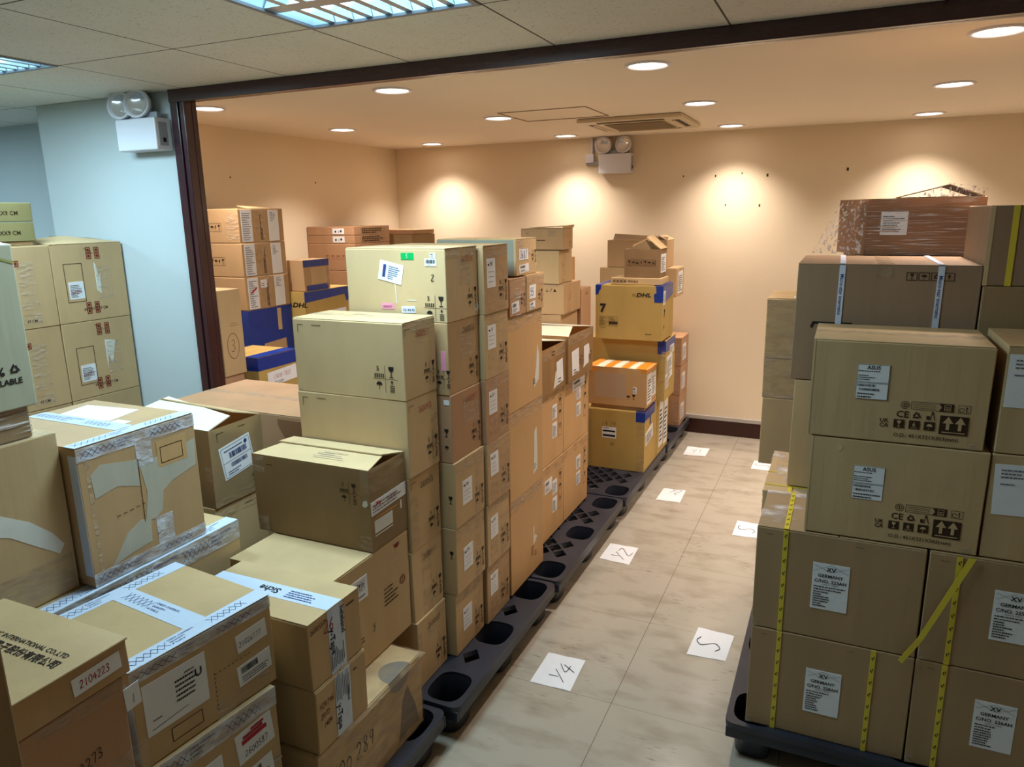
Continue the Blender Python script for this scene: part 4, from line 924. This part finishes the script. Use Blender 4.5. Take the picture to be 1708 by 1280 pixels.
a = Art().line([(.30, .0), (.34, .008), (.38, -.004), (.44, .006), (.475, -.006)], .006); b.art('R', 0, -.035, a, mat('olive_mark', rgb(150, 150, 84), .6), 'olive_mark')
# carton with the shipping label and slanting flap
b = B(-2.40, -1.950, 1.752, 2.005, .802, 1.088, 'tan carton with slanting flap and large tilted shipping label, right of the white-taped cube', K_TAN, hollow=True)
w, d, h = b.w/2, b.d/2, b.h
b.panel([(-w, -d, h), (w-.004, -d+.004, h), (w-.05, d-.10, h+.012), (-w, d-.02, h+.03)], CREAM)
b.panel([(-w, d-.06, h+.032), (w-.07, d-.07, h+.018), (w, d, h), (-w, d, h)], K_PAL)
b.label('R', .055, .085, .150, .125, 'none', 9, 120); a = Art().frame(.006, .006, .138, .113, .0012).add(barcode(.085, .022, random.Random(3)), .04, .072).add(barcode(.08, .016, random.Random(4)), .04, .038).add(micro(.1, .012, 1, random.Random(6)), .02, .1).disc(.125, .104, .008).add(micro(.1, .018, 2, random.Random(7)), .02, .012).rect(.006, .062, .138, .0012)
b.art('R', .055, .085, a, BINK, 'label_print', .0021, 9); b.art('R', -.04, .06, four_marks(.07), BRINK); b.art('R', .035, -.02, Art().line([(0, -.03), (0, 0), (.03, 0)], .002).rect(.10, 0, .035, .002), BRINK); b.tape('R', 0, 0, .253, .03, TAPE); b.tape('F', -.03, .1, .03, .05, PTAPE)
b = B(-2.40, -1.955, 1.748, 1.995, .500, .800, 'tan carton directly under the one with the tilted shipping label', K_TAN, top='plain'); b.tape('R', 0, -.05, .247, .05, TAPE); b.art('R', .04, -.03, Art().rect(.10, 0, .04, .002), BRINK)
support(-2.40, -1.955, 1.75, 1.995, [.14, .498], 'under the carton with the tilted shipping label')
# wide carton behind it
b = B(-2.62, -1.78, 2.165, 2.62, .55, 1.035, 'wide reddish-tan flat-lidded carton behind the one with the slanting flap', K_RED, top='flaps')
b.patch('F', .60, -.14, 0, 0, mat('damp_stain', rgb(138, 98, 66), .7), 'stain', pts=[(.0, .10), (.03, .05), (.10, .03), (.17, .02), (.22, .03), (.235, .12), (.0, .125)])
b.tape('T', .0, .2, .84, .05, PTAPE)
support(-2.62, -1.78, 2.165, 2.62, [.14, .548], 'under the wide reddish-tan carton')

# ================================================================ cartons against the pillar at the far left
def brickmarks(b, u, v, k=0):
    a = Art()
    for i in range(2):
        for j in range(2-(k == 1 and i)):
            a.frame(i*.045, j*.03-.0, .026, .028, .004); a.disc(i*.045+.013, j*.03+.014, .007)
    b.art('R', u, v, a, DRED, 'red_brown_stamp')
KZ = [.0, .17, .548, .926, 1.312, 1.696]
for i in range(1, 5):
    for j, (y0, y1) in enumerate(((1.895, 2.278), (2.282, 2.664))):
        pos = ['lowest', 'second from the floor', 'second from the top', 'top'][i-1]; side = 'left' if j == 0 else 'right against the pillar'
        b = B(-3.93, -3.43, y0, y1, KZ[i] if i > 1 else 0, KZ[i+1]-.002, 'large tan carton by the pale pillar, %s layer, %s' % (pos, side), K_TAN, top='flapsy' if i == 4 else 'plain')
        if i < 3: 
            continue
        if j == 1:
            b.art('R', .055, .10 if i == 4 else .07, Art().frame(0, 0, .095, .19, .0028), BRINK); b.label('R', .068, .115 if i == 4 else .085, .078, .085, 'form', 0, 130+i, None, None, None)
            b.hand('R', .074, .14 if i == 4 else .115, '260259', .016, RED, 0, .002)
            b.patch('R', .215, .13, 0, 0, TEAR, 'torn_white', pts=[(0, .02), (.022, .0), (.026, .10), (.018, .085), (.008, .15), (.0, .16)] if i == 4 else [(0, 0), (.012, .07), (.03, .02), (.06, .14), (.0, .15)])
            b.tape('R', .22, .10, .08, .17, PTAPE)
            brickmarks(b, .18, -.075); brickmarks(b, .145, .035); b.art('R', .13, .052, text('39 X 37 X 37 CM', .0125, .01), BRINK); b.art('R', .17, -.02, Art().line([(0, 0), (.04, -.03)], .0015).line([(.01, 0), (.05, -.03)], .0015), BRINK)
        else:
            b.tape('R', .22, .09, .08, .22, PTAPE); brickmarks(b, .16, -.09, 1); b.art('R', .23, .03, text('37 CM', .0125, .01), BRINK); b.tape('R', .2, .02, .1, .05, PTAPE)
        if i == 4 and j == 1:
            w, d, h = b.w/2, b.d/2, b.h
            b.panel([(w, -d, h+.001), (w, d, h+.001), (w-.2, .02, h+.035), (w-.2, -d, h+.02)], K_PAL)
            b.panel([(w, -d, h-.001), (w-.01, d, h-.001), (w-.24, d, h+.02), (w-.24, -.02, h+.036)], K_DUL)
for i, (z0, z1) in enumerate(((1.714, 1.800), (1.802, 1.886))):
    b = B(-3.90, -3.44, 1.75, 2.234, z0, z1, 'flat olive-brown carton printed 9 CM on the far left stack, %s one' % ['lower', 'upper'][i], OLIVE)
    b.art('R', -.16, .03, text('XX9 CM', .018, .012), BRINK); 
boxo('pad', -.22, .20, -.2, .2, -.018, -.001, K_DUL, bpy.data.objects[b.root.name]) if False else None
B(-3.90, -3.445, 1.90, 2.22, 1.6965, 1.712, 'thin cardboard sheet under the flat olive-brown cartons', K_DUL, cat='cardboard sheet', name='cardboard_sheet', bev=.001)

# ================================================================ stacks inside the opening at the left
support(-3.80, -3.32, 3.40, 3.75, [0, .40, .785], 'at the foot of the label-covered stack')
b = B(-3.815, -3.300, 3.375, 3.755, .787, 1.248, 'carton covered in blue tape with a bare brown window, under the label-covered stack', K_BRN, top='plain')
b.patch('R', 0, 0, .38, .46, BLUE, 'blue_tape'); b.patch('F', -.10, 0, .10, .46, BLUE, 'blue_tape'); b.patch('R', .12, .10, .20, .14, K_BRN, 'bare_patch', .0014, 3); b.patch('R', .25, .31, .035, .14, PINK if False else K_PAL, 'bare_patch', .0014)
nn = [('third from the top with a red-stamped label', 1.25, 1.452), ('second from the top with two label strips', 1.454, 1.656), ('topmost with puckered lid', 1.658, 1.860)]
for i, (nm, z0, z1) in enumerate(nn):
    b = B(-3.82, -3.300-.003*i, 3.372, 3.755, z0, z1, 'tan carton behind the timber post, %s' % nm, K_BRN, top='flapsy')
    d, h = b.d, b.h
    b.label('R', .02, .004, .088, h-.008, 'none', 0, 140+i); b.art('R', .028, .012, micro(.07, h-.03, 13, random.Random(20+i)), GINK, 'label_print', .0022)
    b.patch('R', .115, 0, .05, h, TAPE, 'packing_tape'); a = Art().add(micro(.16, .022, 2, random.Random(50+i), .95)); b.art('R', .195, .012, a, BRINK, 'tape_lettering', .0018, 90)
    b.patch('R', .175, 0, .035, h, PTAPE, 'packing_tape', .0006)
    b.label('R', .25, .004, .09, h-.008, 'none', 0, 150+i); b.art('R', .265, h-.075, micro(.05, .06, 6, random.Random(30+i)), GINK, 'label_print', .0022)
    a = Art().frame(0, 0, .12, .05, .0018)
    for k in range(4): a.add([glass(.03), umbrella(.03), arrowup(.03), glass(.03)][k], .018+.028*k, .01)
    b.art('F', -.26, .07, a, BRINK)
    if i == 0: b.art('R', .04, .10, Art().line([(0, 0), (.05, .03), (.01, .012), (.055, .038)], .006), RED, 'red_stamp', .0025); b.label('R', .13, .13, .055, .05, 'none', 0, 160); b.art('R', .137, .14, micro(.04, .025, 2, random.Random(3)), DRED, 'label_print', .0024)
    if i == 2:
        w2, d2 = b.w/2, b.d/2; b.panel([(w2, -d2+.1, h), (w2, d2-.06, h), (w2-.12, d2-.1, h+.016), (w2-.12, -d2+.12, h+.02)], K_PAL); b.patch('F', -.10, .02, .10, .16, PTAPE, 'clear_tape')
b = B(-3.29, -2.952, 3.052, 3.375, .690, 1.038, 'yellow courier box with blue taped rim and white handwritten slip by the timber post', YEL, top='flapsy')
b.patch('R', 0, -.075, .323, .075, BLUE, 'blue_tape'); b.patch('F', -.09, -.075, .09, .075, BLUE, 'blue_tape'); b.patch('T', -.09, 0, .09, .32, BLUE, 'blue_tape'); b.tape('F', -.06, 0, .06, .27, TAPE)
b.label('R', .07, .165, .24, .085, 'none', 3, 161); b.hand('R', .11, .205, '17600-7853', .024, RED, 3, .002); b.art('R', .12, .175, micro(.13, .02, 2, random.Random(4)), GINK, 'label_print', .0022)
b.art('R', .07, .11, Art().line([(.01, 0), (.03, .06)], .006), DRED, 'red_stroke'); b.art('R', .08, .02, Art().frame(0, 0, .10, .085, .0015).add(micro(.09, .07, 6, random.Random(8)), .005, .006).rect(.11, .03, .05, .012).frame(.105, 0, .07, .085, .0012), BRINK); b.art('R', .27, .05, hand('0', .05, .002), BRINK)
support(-3.285, -2.955, 3.055, 3.37, [0, .36, .688], 'under the courier box beside the timber post')
b = B(-3.44, -2.982, 2.842, 2.998, .968, 1.432, 'narrow tall tan carton with a circled 3, just inside the timber post', K_TAN)
def circled(b, t, u, v, r):
    a = Art().line([(r*.8*math.cos(q*.45), r*1.35*math.sin(q*.45)) for q in range(15)], .0022).add(hand(t, r*1.2, .0022), -r*.35, -r*.55); b.art('R', u, v, a, BRINK, 'handwriting')
circled(b, '3', .075, .16, .052); b.art('R', .06, .27, Art().rect(0, 0, .07, .0015).rect(.01, .012, .05, .0015), BRINK)
b = B(-3.44, -2.990, 2.845, 2.985, .49, .966, 'narrow tall tan carton with a circled 2, under the one marked 3', K_RED); circled(b, '2', .07, .36, .052)
support(-3.44, -2.995, 2.845, 2.985, [0, .488], 'on the floor under the carton marked 2')
b = B(-3.335, -3.195, 3.785, 4.045, 1.330, 1.530, 'small brown carton with blue taped top left of the reddish-brown stack', K_BRN, top='plain')
b.patch('R', 0, -.045, .26, .045, BLUE, 'blue_tape'); b.patch('R', .02, .0, .22, .035, BLUE, 'blue_tape'); b.patch('R', .07, .04, .16, .11, K_PAL, 'pale_patch'); b.patch('R', .22, .02, .03, .14, WRAP, 'stretch_film')
b = B(-3.60, -3.190, 3.765, 4.26, .95, 1.328, 'yellow courier box with blue taped rim and pink slip, behind the first tall column', YEL, top='flapsy')
b.patch('R', 0, -.07, .495, .07, BLUE, 'blue_tape', pts=[(0, 0), (.42, .02), (.44, -.03), (.46, -.03), (.495, .07), (0, .07)]); b.patch('R', .46, .04, .012, .27, TEAR, 'white_strip'); b.label('R', .16, .16, .27, .07, 'none', 1, 162); b.hand('R', .2, .18, '2600-785', .025, RED, 0, .002); dhl(b, 'F', -.10, .28, .03); b.art('F', -.07, .28, text('DHL', .03, .03), INK) if False else None
support(-3.60, -3.20, 3.77, 4.25, [0, .48, .948], 'under the pink-slip courier box')
pz = [0, .38, .74, 1.10, 1.398, 1.603, 1.666, 1.732]
pn = ['lowest', 'second from the floor', 'third from the floor', 'fourth from the floor, plain', 'with a row of small red marks', 'lower one of two shallow ones with round-mark labels', 'topmost shallow one with torn printed lid']
for i in range(7):
    b = B(-3.845, -3.40, 4.63, 5.11, pz[i], pz[i+1]-.002, 'reddish-brown carton in the far left corner, %s' % pn[i], K_RED, top='flapsy' if i == 6 else 'plain', jit=.002)
    if i >= 5: b.label('F', -.20, .008, .11, .046, 'none', 0, 170+i); b.art('F', -.19, .014, Art().disc(.02, .014, .008).disc(.07, .018, .009).rect(.045, .004, .004, .02), INK, 'label_print', .002); b.art('R', .10, .008, micro(.30, .046, 3, random.Random(i), .95), BRINK, 'tape_lettering'); b.tape('R', .08, 0, .34, .06, TAPE)
    if i == 4: b.art('F', -.26, .10, Art().add(boxed(glass(.015), .03)).add(boxed(arrowup(.015), .03), .05).add(boxed(umbrella(.015), .03), .10).add(boxed(glass(.015), .03), .15), DRED)
support(-3.60, -3.235, 5.19, 5.55, [0, .42, .82, 1.22], 'behind the reddish-brown corner stack')
B(-3.60, -3.235, 5.19, 5.55, 1.222, 1.655, 'brown carton standing beyond the reddish-brown stack near the corner', K_DUL, top='plain')
b = B(-3.58, -3.225, 5.20, 5.53, 1.657, 1.692, 'thin flat carton on top of the farthest stack near the corner', K_RED, top='plain', jit=.001)

# ================================================================ right stack
def strap(b, face, u, w=.014, m=YSTR, v0=0, v1=None, marks=True, name='strap', txt=None, rot=0):
    U, V = b.dim(face); v1 = V if v1 is None else v1; u, _ = b._uv(face, u, 0)
    o = b.patch(face, u-w/2, v0, w, v1-v0, m, name, .0022)
    if marks:
        a = Art(); k = v0+.03
        while k < v1-.02: a.rect(-.0035, k, .0025, .007); a.rect(.001, k+.004, .0025, .007); a.rect(-.001, k-.003, .002, .005); k += .042
        b.art(face, u, 0, a, INK, 'strap_print', .0029, parent=o)
    if txt: b.art(face, u-w*.28, v1-.03, text(txt, w*.62, .01), BINK, 'strap_print', .0029, -90, parent=o)
def xvlabel(b, u, v, no, tilt=0):
    w, h = .103, .155; o = b.patch('F', u, v, w, h, PAPER, 'shipping_label', .0012, tilt); rn = random.Random(len(no)+ord(no[2]))
    a = Art().add(text('XV', .0135, .025, 'C'), w/2, .130).add(text('GERMANY', .0105, .02, 'C'), w/2, .109).add(text('C/NO. '+no, .0105, .02, 'C'), w/2, .091)
    a.line([(.004, .148), (w/2, .128), (w-.004, .148)], .0007).line([(.004, .128), (w/2, .152), (w-.004, .128)], .0007)
    a.add(text('MADE IN CHINA', .004, 0, 'C'), w/2, .083); a.add(micro(.09, .018, 2, rn), .006, .064); a.add(micro(.05, .055, 7, rn, .8), .006, .008)
    b.art('F', u, v, a, INK, 'label_print', .0019, tilt, parent=o)
CC = [('228AH', 0, .14, .494, -.006, 'lower left'), ('223AH', 0, .497, .843, -.010, 'upper left'), ('226AH', 1, .14, .494, 0, 'lower right'), ('225AH', 1, .497, .843, 0, 'upper right')]
for no, col, z0, z1, dx, wh in CC:
    x0, x1 = ((-.178, .287), (.293, .76))[col]
    b = B(x0, x1, 2.235, 2.555, z0, z1, 'heavy brown yellow-strapped carton labelled C/NO. %s, %s at the right' % (no, wh), HVY, top='flapsy' if z1 > .8 else 'plain')
    if col == 0:
        xvlabel(b, .172 if no == '228AH' else .168, .092 if no == '228AH' else .102, no); strap(b, 'F', .085)
        if no == '228AH': strap(b, 'F', .355)
        else: strap(b, 'T', .085); b.patch('T', 0, 0, .14, .32, WRAP, 'stretch_film', .0016)
    else:
        xvlabel(b, .168 if no == '225AH' else .160, .108 if no == '225AH' else .11, no); strap(b, 'F', .075)
        if no == '225AH':
            # loose diagonal strap end hanging over the joint
            o = pydata('strap', [b.root.matrix_world.inverted() @ Vector(q) if False else Vector(q)-Vector(((x0+x1)/2, 2.395, z0)) for q in ((.388, 2.228, .843), (.406, 2.228, .843), (.300, 2.216, .57), (.286, 2.216, .575), (.255, 2.222, .478), (.243, 2.222, .487))], [(0, 1, 2, 3), (3, 2, 4, 5)], YSTR, b.root)
            md = o.modifiers.new('thick', 'SOLIDIFY'); md.thickness = .0012
    b.tape('F', 0, 0, .02, .03, PTAPE)
    for q in range(2): b.art('F', .03+.25*q, -.02, Art().rect(0, 0, .02, .0012), BRINK)
# deeper cartons behind them
for i, (x0, x1) in enumerate(((-.195, .287), (.293, .76))):
    for k, (z0, z1) in enumerate(((.14, .494), (.497, .840))):
        b = B(x0, x1, 2.56, 3.03, z0, z1, 'film-wrapped brown carton behind the strapped row at the right, %s %s' % (['lower', 'upper'][k], ['nearer the aisle', 'away from the aisle'][i]), K_TAN, top='plain')
        if i == 0:
            b.patch('L', 0, 0, b.d, b.h, WRAP, 'stretch_film', .002)
            if k: b.patch('T', 0, 0, .48, .47, WRAP, 'stretch_film', .002); b.patch('T', .0, .06, .25, .006, YSTR, 'strap', .003); b.patch('T', .0, .20, .25, .005, YSTR, 'strap', .003); b.patch('T', .08, 0, .014, .2, YSTR, 'strap', .0034); b.patch('T', .02, .24, .05, .2, PTAPE, 'clear_tape', .0035)
# printed monitor cartons
def asus(b, ix):
    o = b.patch('F', .120, -.165 if ix else -.178, .082, .102, PAPER, 'shipping_label', .0012); v = b.h-(.165 if ix else .178)
    rn = random.Random(60+ix); a = Art().frame(0, .050, .082, .052, .0009).frame(0, 0, .082, .048, .0009).add(text('ASUS', .0105, .02, 'C'), .041, .088)
    a.add(micro(.076, .006, 1, rn), .003, .080).add(micro(.05, .018, 3, rn), .003, .055).add(barcode(.045, .007, rn), .004, .037).add(barcode(.052, .007, rn), .008, .025).add(micro(.07, .018, 2, rn), .005, .003)
    b.art('F', .120, v, a, INK, 'label_print', .0019, parent=o)
    u0, v0 = .190, .020
    A = Art(); N_ = Art()
    A.add(text('UK', .0115, .02), 0, .0395).add(text('CA', .0115, .02), 0, .0255); A.add(text('CE', .0185, .016), .040, .058); A.add(recycle(.025), .090, .066)
    A.disc(.128, .0775, .0032).line([(.124, .057), (.126, .073), (.131, .073), (.135, .057)], .0022).rect(.114, .057, .008, .011)      # figure and bin
    for i, x in enumerate((.035, .073, .110)):
        A.rect(x, .026, .027, .025)
        if i == 1: N_.add(text('6', .012, .012), x+.009, .034).rect(x+.005, .029, .017, .0016)
        else: N_.add((glass if i == 0 else umbrella)(.018), x+.0135, .0295)
    A.rect(.147, .019, .069, .054); N_.add(arrowup(.044, .026), .167, .027).add(arrowup(.044, .026), .196, .027).rect(.154, .024, .056, .0026)
    for r in (.0105, .0055): A.line([(.0585+r*math.cos(k*.48), .0945+r*math.sin(k*.48)) for k in range(14)], .0016)
    A.rect(.0575, .090, .0018, .010)
    A.frame(.074, .0835, .103, .023, .0013)
    for i in range(3): A.rect(.079, .0885+.0055*i, .056, .0011)
    A.poly([(.141, .0835), (.177, .0835), (.177, .1065), (.141, .1065), (.148, .095)]); N_.frame(.154, .0865, .016, .017, .0014).rect(.157, .090, .010, .002).rect(.157, .095, .010, .002)
    A.frame(.187, .083, .030, .023, .0012); A.line([(.196+.006*math.cos(k*.7), .092+.006*math.sin(k*.7)) for k in range(9)], .0015).rect(.206, .085, .0022, .012).disc(.207, .099, .0022)
    b.art('F', u0, v0, A, BRINK); b.art('F', u0, v0, N_, b.m, 'knocked_out_symbols', .0019)
    b.art('F', u0+.038, v0, text('O.D.: 451X321X303(mm)', .0105, .008), BRINK)
AL = [('lower printed monitor carton with ASUS sticker and double up-arrows at the right', -.045, .406, .846, 1.149), ('upper printed monitor carton with ASUS sticker and dusty lid at the right', -.060, .388, 1.152, 1.440)]
for i, (lb, x0, x1, z0, z1) in enumerate(AL):
    b = B(x0, x1, 2.242, 2.562, z0, z1, lb, K_TAN, top='flaps' if i else 'plain'); asus(b, i); b.patch('F', 0, 0, .006, b.h, K_PAL, 'worn_edge', .0006)
    b.tape('F', -.035, 0, .02, .02, PTAPE)
    if not i: b.patch('F', .075, .265, .012, .02, K_PAL, 'dent_mark', pts=[(0, 0), (.008, .002), (.012, .012), (.004, .02)])
    if i: b.tape('T', .0, .13, .448, .05, PTAPE)
for i, (z0, z1) in enumerate(((.846, 1.149), (1.152, 1.447))):
    b = B(.413, .86, 2.245, 2.565, z0, z1, '%s monitor carton at the right edge with a large pale sticker' % ['lower', 'upper'][i], K_TAN, top='flaps' if i else 'plain')
    b.label('F', .014 if not i else .006, .13, .13, .145, 'none', 2 if not i else 0, 180+i, PAPER); a = Art().add(micro(.10, .03, 3, random.Random(9+i)), .015, .105).add(micro(.04, .01, 1, random.Random(19+i)), .015, .085)
    if i: a.line([(.05, .11), (.075, .13)], .003).line([(.05, .128), (.07, .112), (.08, .118)], .0025)
    b.art('F', .014 if not i else .006, .13, a, GINK, 'label_print', .0022, 2 if not i else 0)
# cartons with white straps behind the printed ones
b = B(-.122, .388, 2.62, 3.02, .846, 1.232, 'tall plain brown carton between the strapped row and the white-strapped carton', K_TAN)
b = B(-.137, .388, 2.62, 3.105, 1.235, 1.628, 'long brown carton with two printed white straps and a row of four boxed marks', SHDB, top='flaps')
strap(b, 'F', .135, .018, WSTR, 0, None, False, 'white_strap', 'Micro-star internatio'); strap(b, 'F', .415, .018, WSTR, 0, None, False, 'white_strap', 'Micro-star internatio'); strap(b, 'T', .135, .018, WSTR, 0, None, False, 'white_strap'); strap(b, 'T', .415, .018, WSTR, 0, None, False, 'white_strap')
a = Art()
for i in range(4): a.frame(.034*i, 0, .030, .026, .0018); a.add([glass(.018), umbrella(.018), recycle(.019), arrowup(.018)][i], .015+.034*i, .004 if i != 2 else .013)
b.art('F', .32, -.046, a, BRINK); b.tape('F', .235, -.035, .045, .035, TAPE); b.tape('T', .24, 0, .045, .48, TAPE); b.art('F', .055, .20, Art().line([(0, -.015), (.005, 0), (.12, .0)], .008), INK, 'dark_handle')
b.art('T', .0, .16, Art().rect(0, 0, .5, .0015), BRINK)
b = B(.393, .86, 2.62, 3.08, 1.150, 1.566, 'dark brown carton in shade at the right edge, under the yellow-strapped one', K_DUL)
b = B(.391, .86, 2.62, 3.075, 1.568, 1.806, 'brown carton with a yellow strap at the upper right edge', SHDB, top='plain'); strap(b, 'F', .065, .016, YSTR, 0, None, False); b.patch('F', 0, 0, .012, b.h, K_PAL, 'worn_edge', .0008)
support(.393, .86, 2.62, 3.08, [.842, 1.148], 'under the dark brown carton at right')
# shrink-wrapped carton on top
b = B(-.06, .450, 3.13, 3.52, 1.630, 1.838, 'shrink-wrapped brown carton topping the right stack, film glinting over its label and lifted lid', K_RED, hollow=True, corners=[(.068, 3.13), (.450, 3.13), (.45, 3.52), (-.03, 3.36)])
cx_, cy_ = (-.06+.45)/2, (3.13+3.52)/2
F_ = lambda x, y, z: (x-cx_, y-cy_, z-1.630)
b.label('F', .065, .075, .12, .085, 'form', 0, 190)
b.panel([F_(.16, 3.14, 1.842), F_(.33, 3.14, 1.885), F_(.33, 3.42, 1.885), F_(.16, 3.42, 1.842)], K_DUL)
b.panel([F_(.33, 3.14, 1.885), F_(.445, 3.14, 1.842), F_(.445, 3.42, 1.842), F_(.33, 3.42, 1.885)], K_DUL)
b.panel([F_(.07, 3.135, 1.838), F_(.45, 3.135, 1.838), F_(.45, 3.19, 1.842), F_(.07, 3.19, 1.842)], K_PAL)
b.patch('F', 0, 0, b.w, .208, WRAP, 'stretch_film', .004)
fm = bmesh.new(); G = [[F_(-.10-.03*0, 3.30, 1.66), F_(-.03, 3.355, 1.832)], [F_(-.02, 3.14, 1.634), F_(.062, 3.122, 1.836)], [F_(.07, 3.118, 1.634), F_(.075, 3.12, 1.836)]]
pydata('stretch_film', [G[0][0], F_(-.12, 3.16, 1.634), F_(.055, 3.11, 1.634), F_(.066, 3.122, 1.836), G[0][1]], [(0, 1, 2, 3, 4)], WRAPD, b.root)
pydata('stretch_film', [F_(.20, 3.125, 1.842), F_(.448, 3.125, 1.838), F_(.448, 3.125, 1.868), F_(.40, 3.13, 1.878), F_(.33, 3.13, 1.890)], [(0, 1, 2, 3, 4)], WRAPD, b.root)
fm.free()
b.art('L', .04, .13, Art().poly([(0, .01), (.02, 0), (.08, 0), (.10, .02), (.085, .045), (.0, .045)]), K_DUL, 'hand_hole', .0015)
support(.0, .45, 3.15, 3.53, [.14, .52, .90, 1.28, 1.628], 'under the shrink-wrapped one at right')
zz = [.722, 1.020, 1.192, 1.448]
for i in range(3):
    b = B(-.272-.002*i, -.03, 3.20, 3.52, zz[i], zz[i+1]-.002, 'tape-wrapped carton of the slim stack overhanging the aisle, %s' % ['plain lowest one', 'middle one', 'top one'][i], K_TAN, top='flaps' if i == 2 else 'plain')
    if i: b.patch('F', 0, 0, b.w, b.h, TAPE, 'packing_tape'); b.patch('F', 0, 0, b.w, .02, PTAPE, 'clear_tape', .0014); b.patch('F', .0, -.03, .04, .03, PTAPE, 'clear_tape', .0016)
    if i == 2: b.patch('T', .10, .05, .05, .03, PAPER, 'white_slip')
support(-.19, -.02, 3.24, 3.52, [.14, .43, .720], 'under the slim overhanging stack')
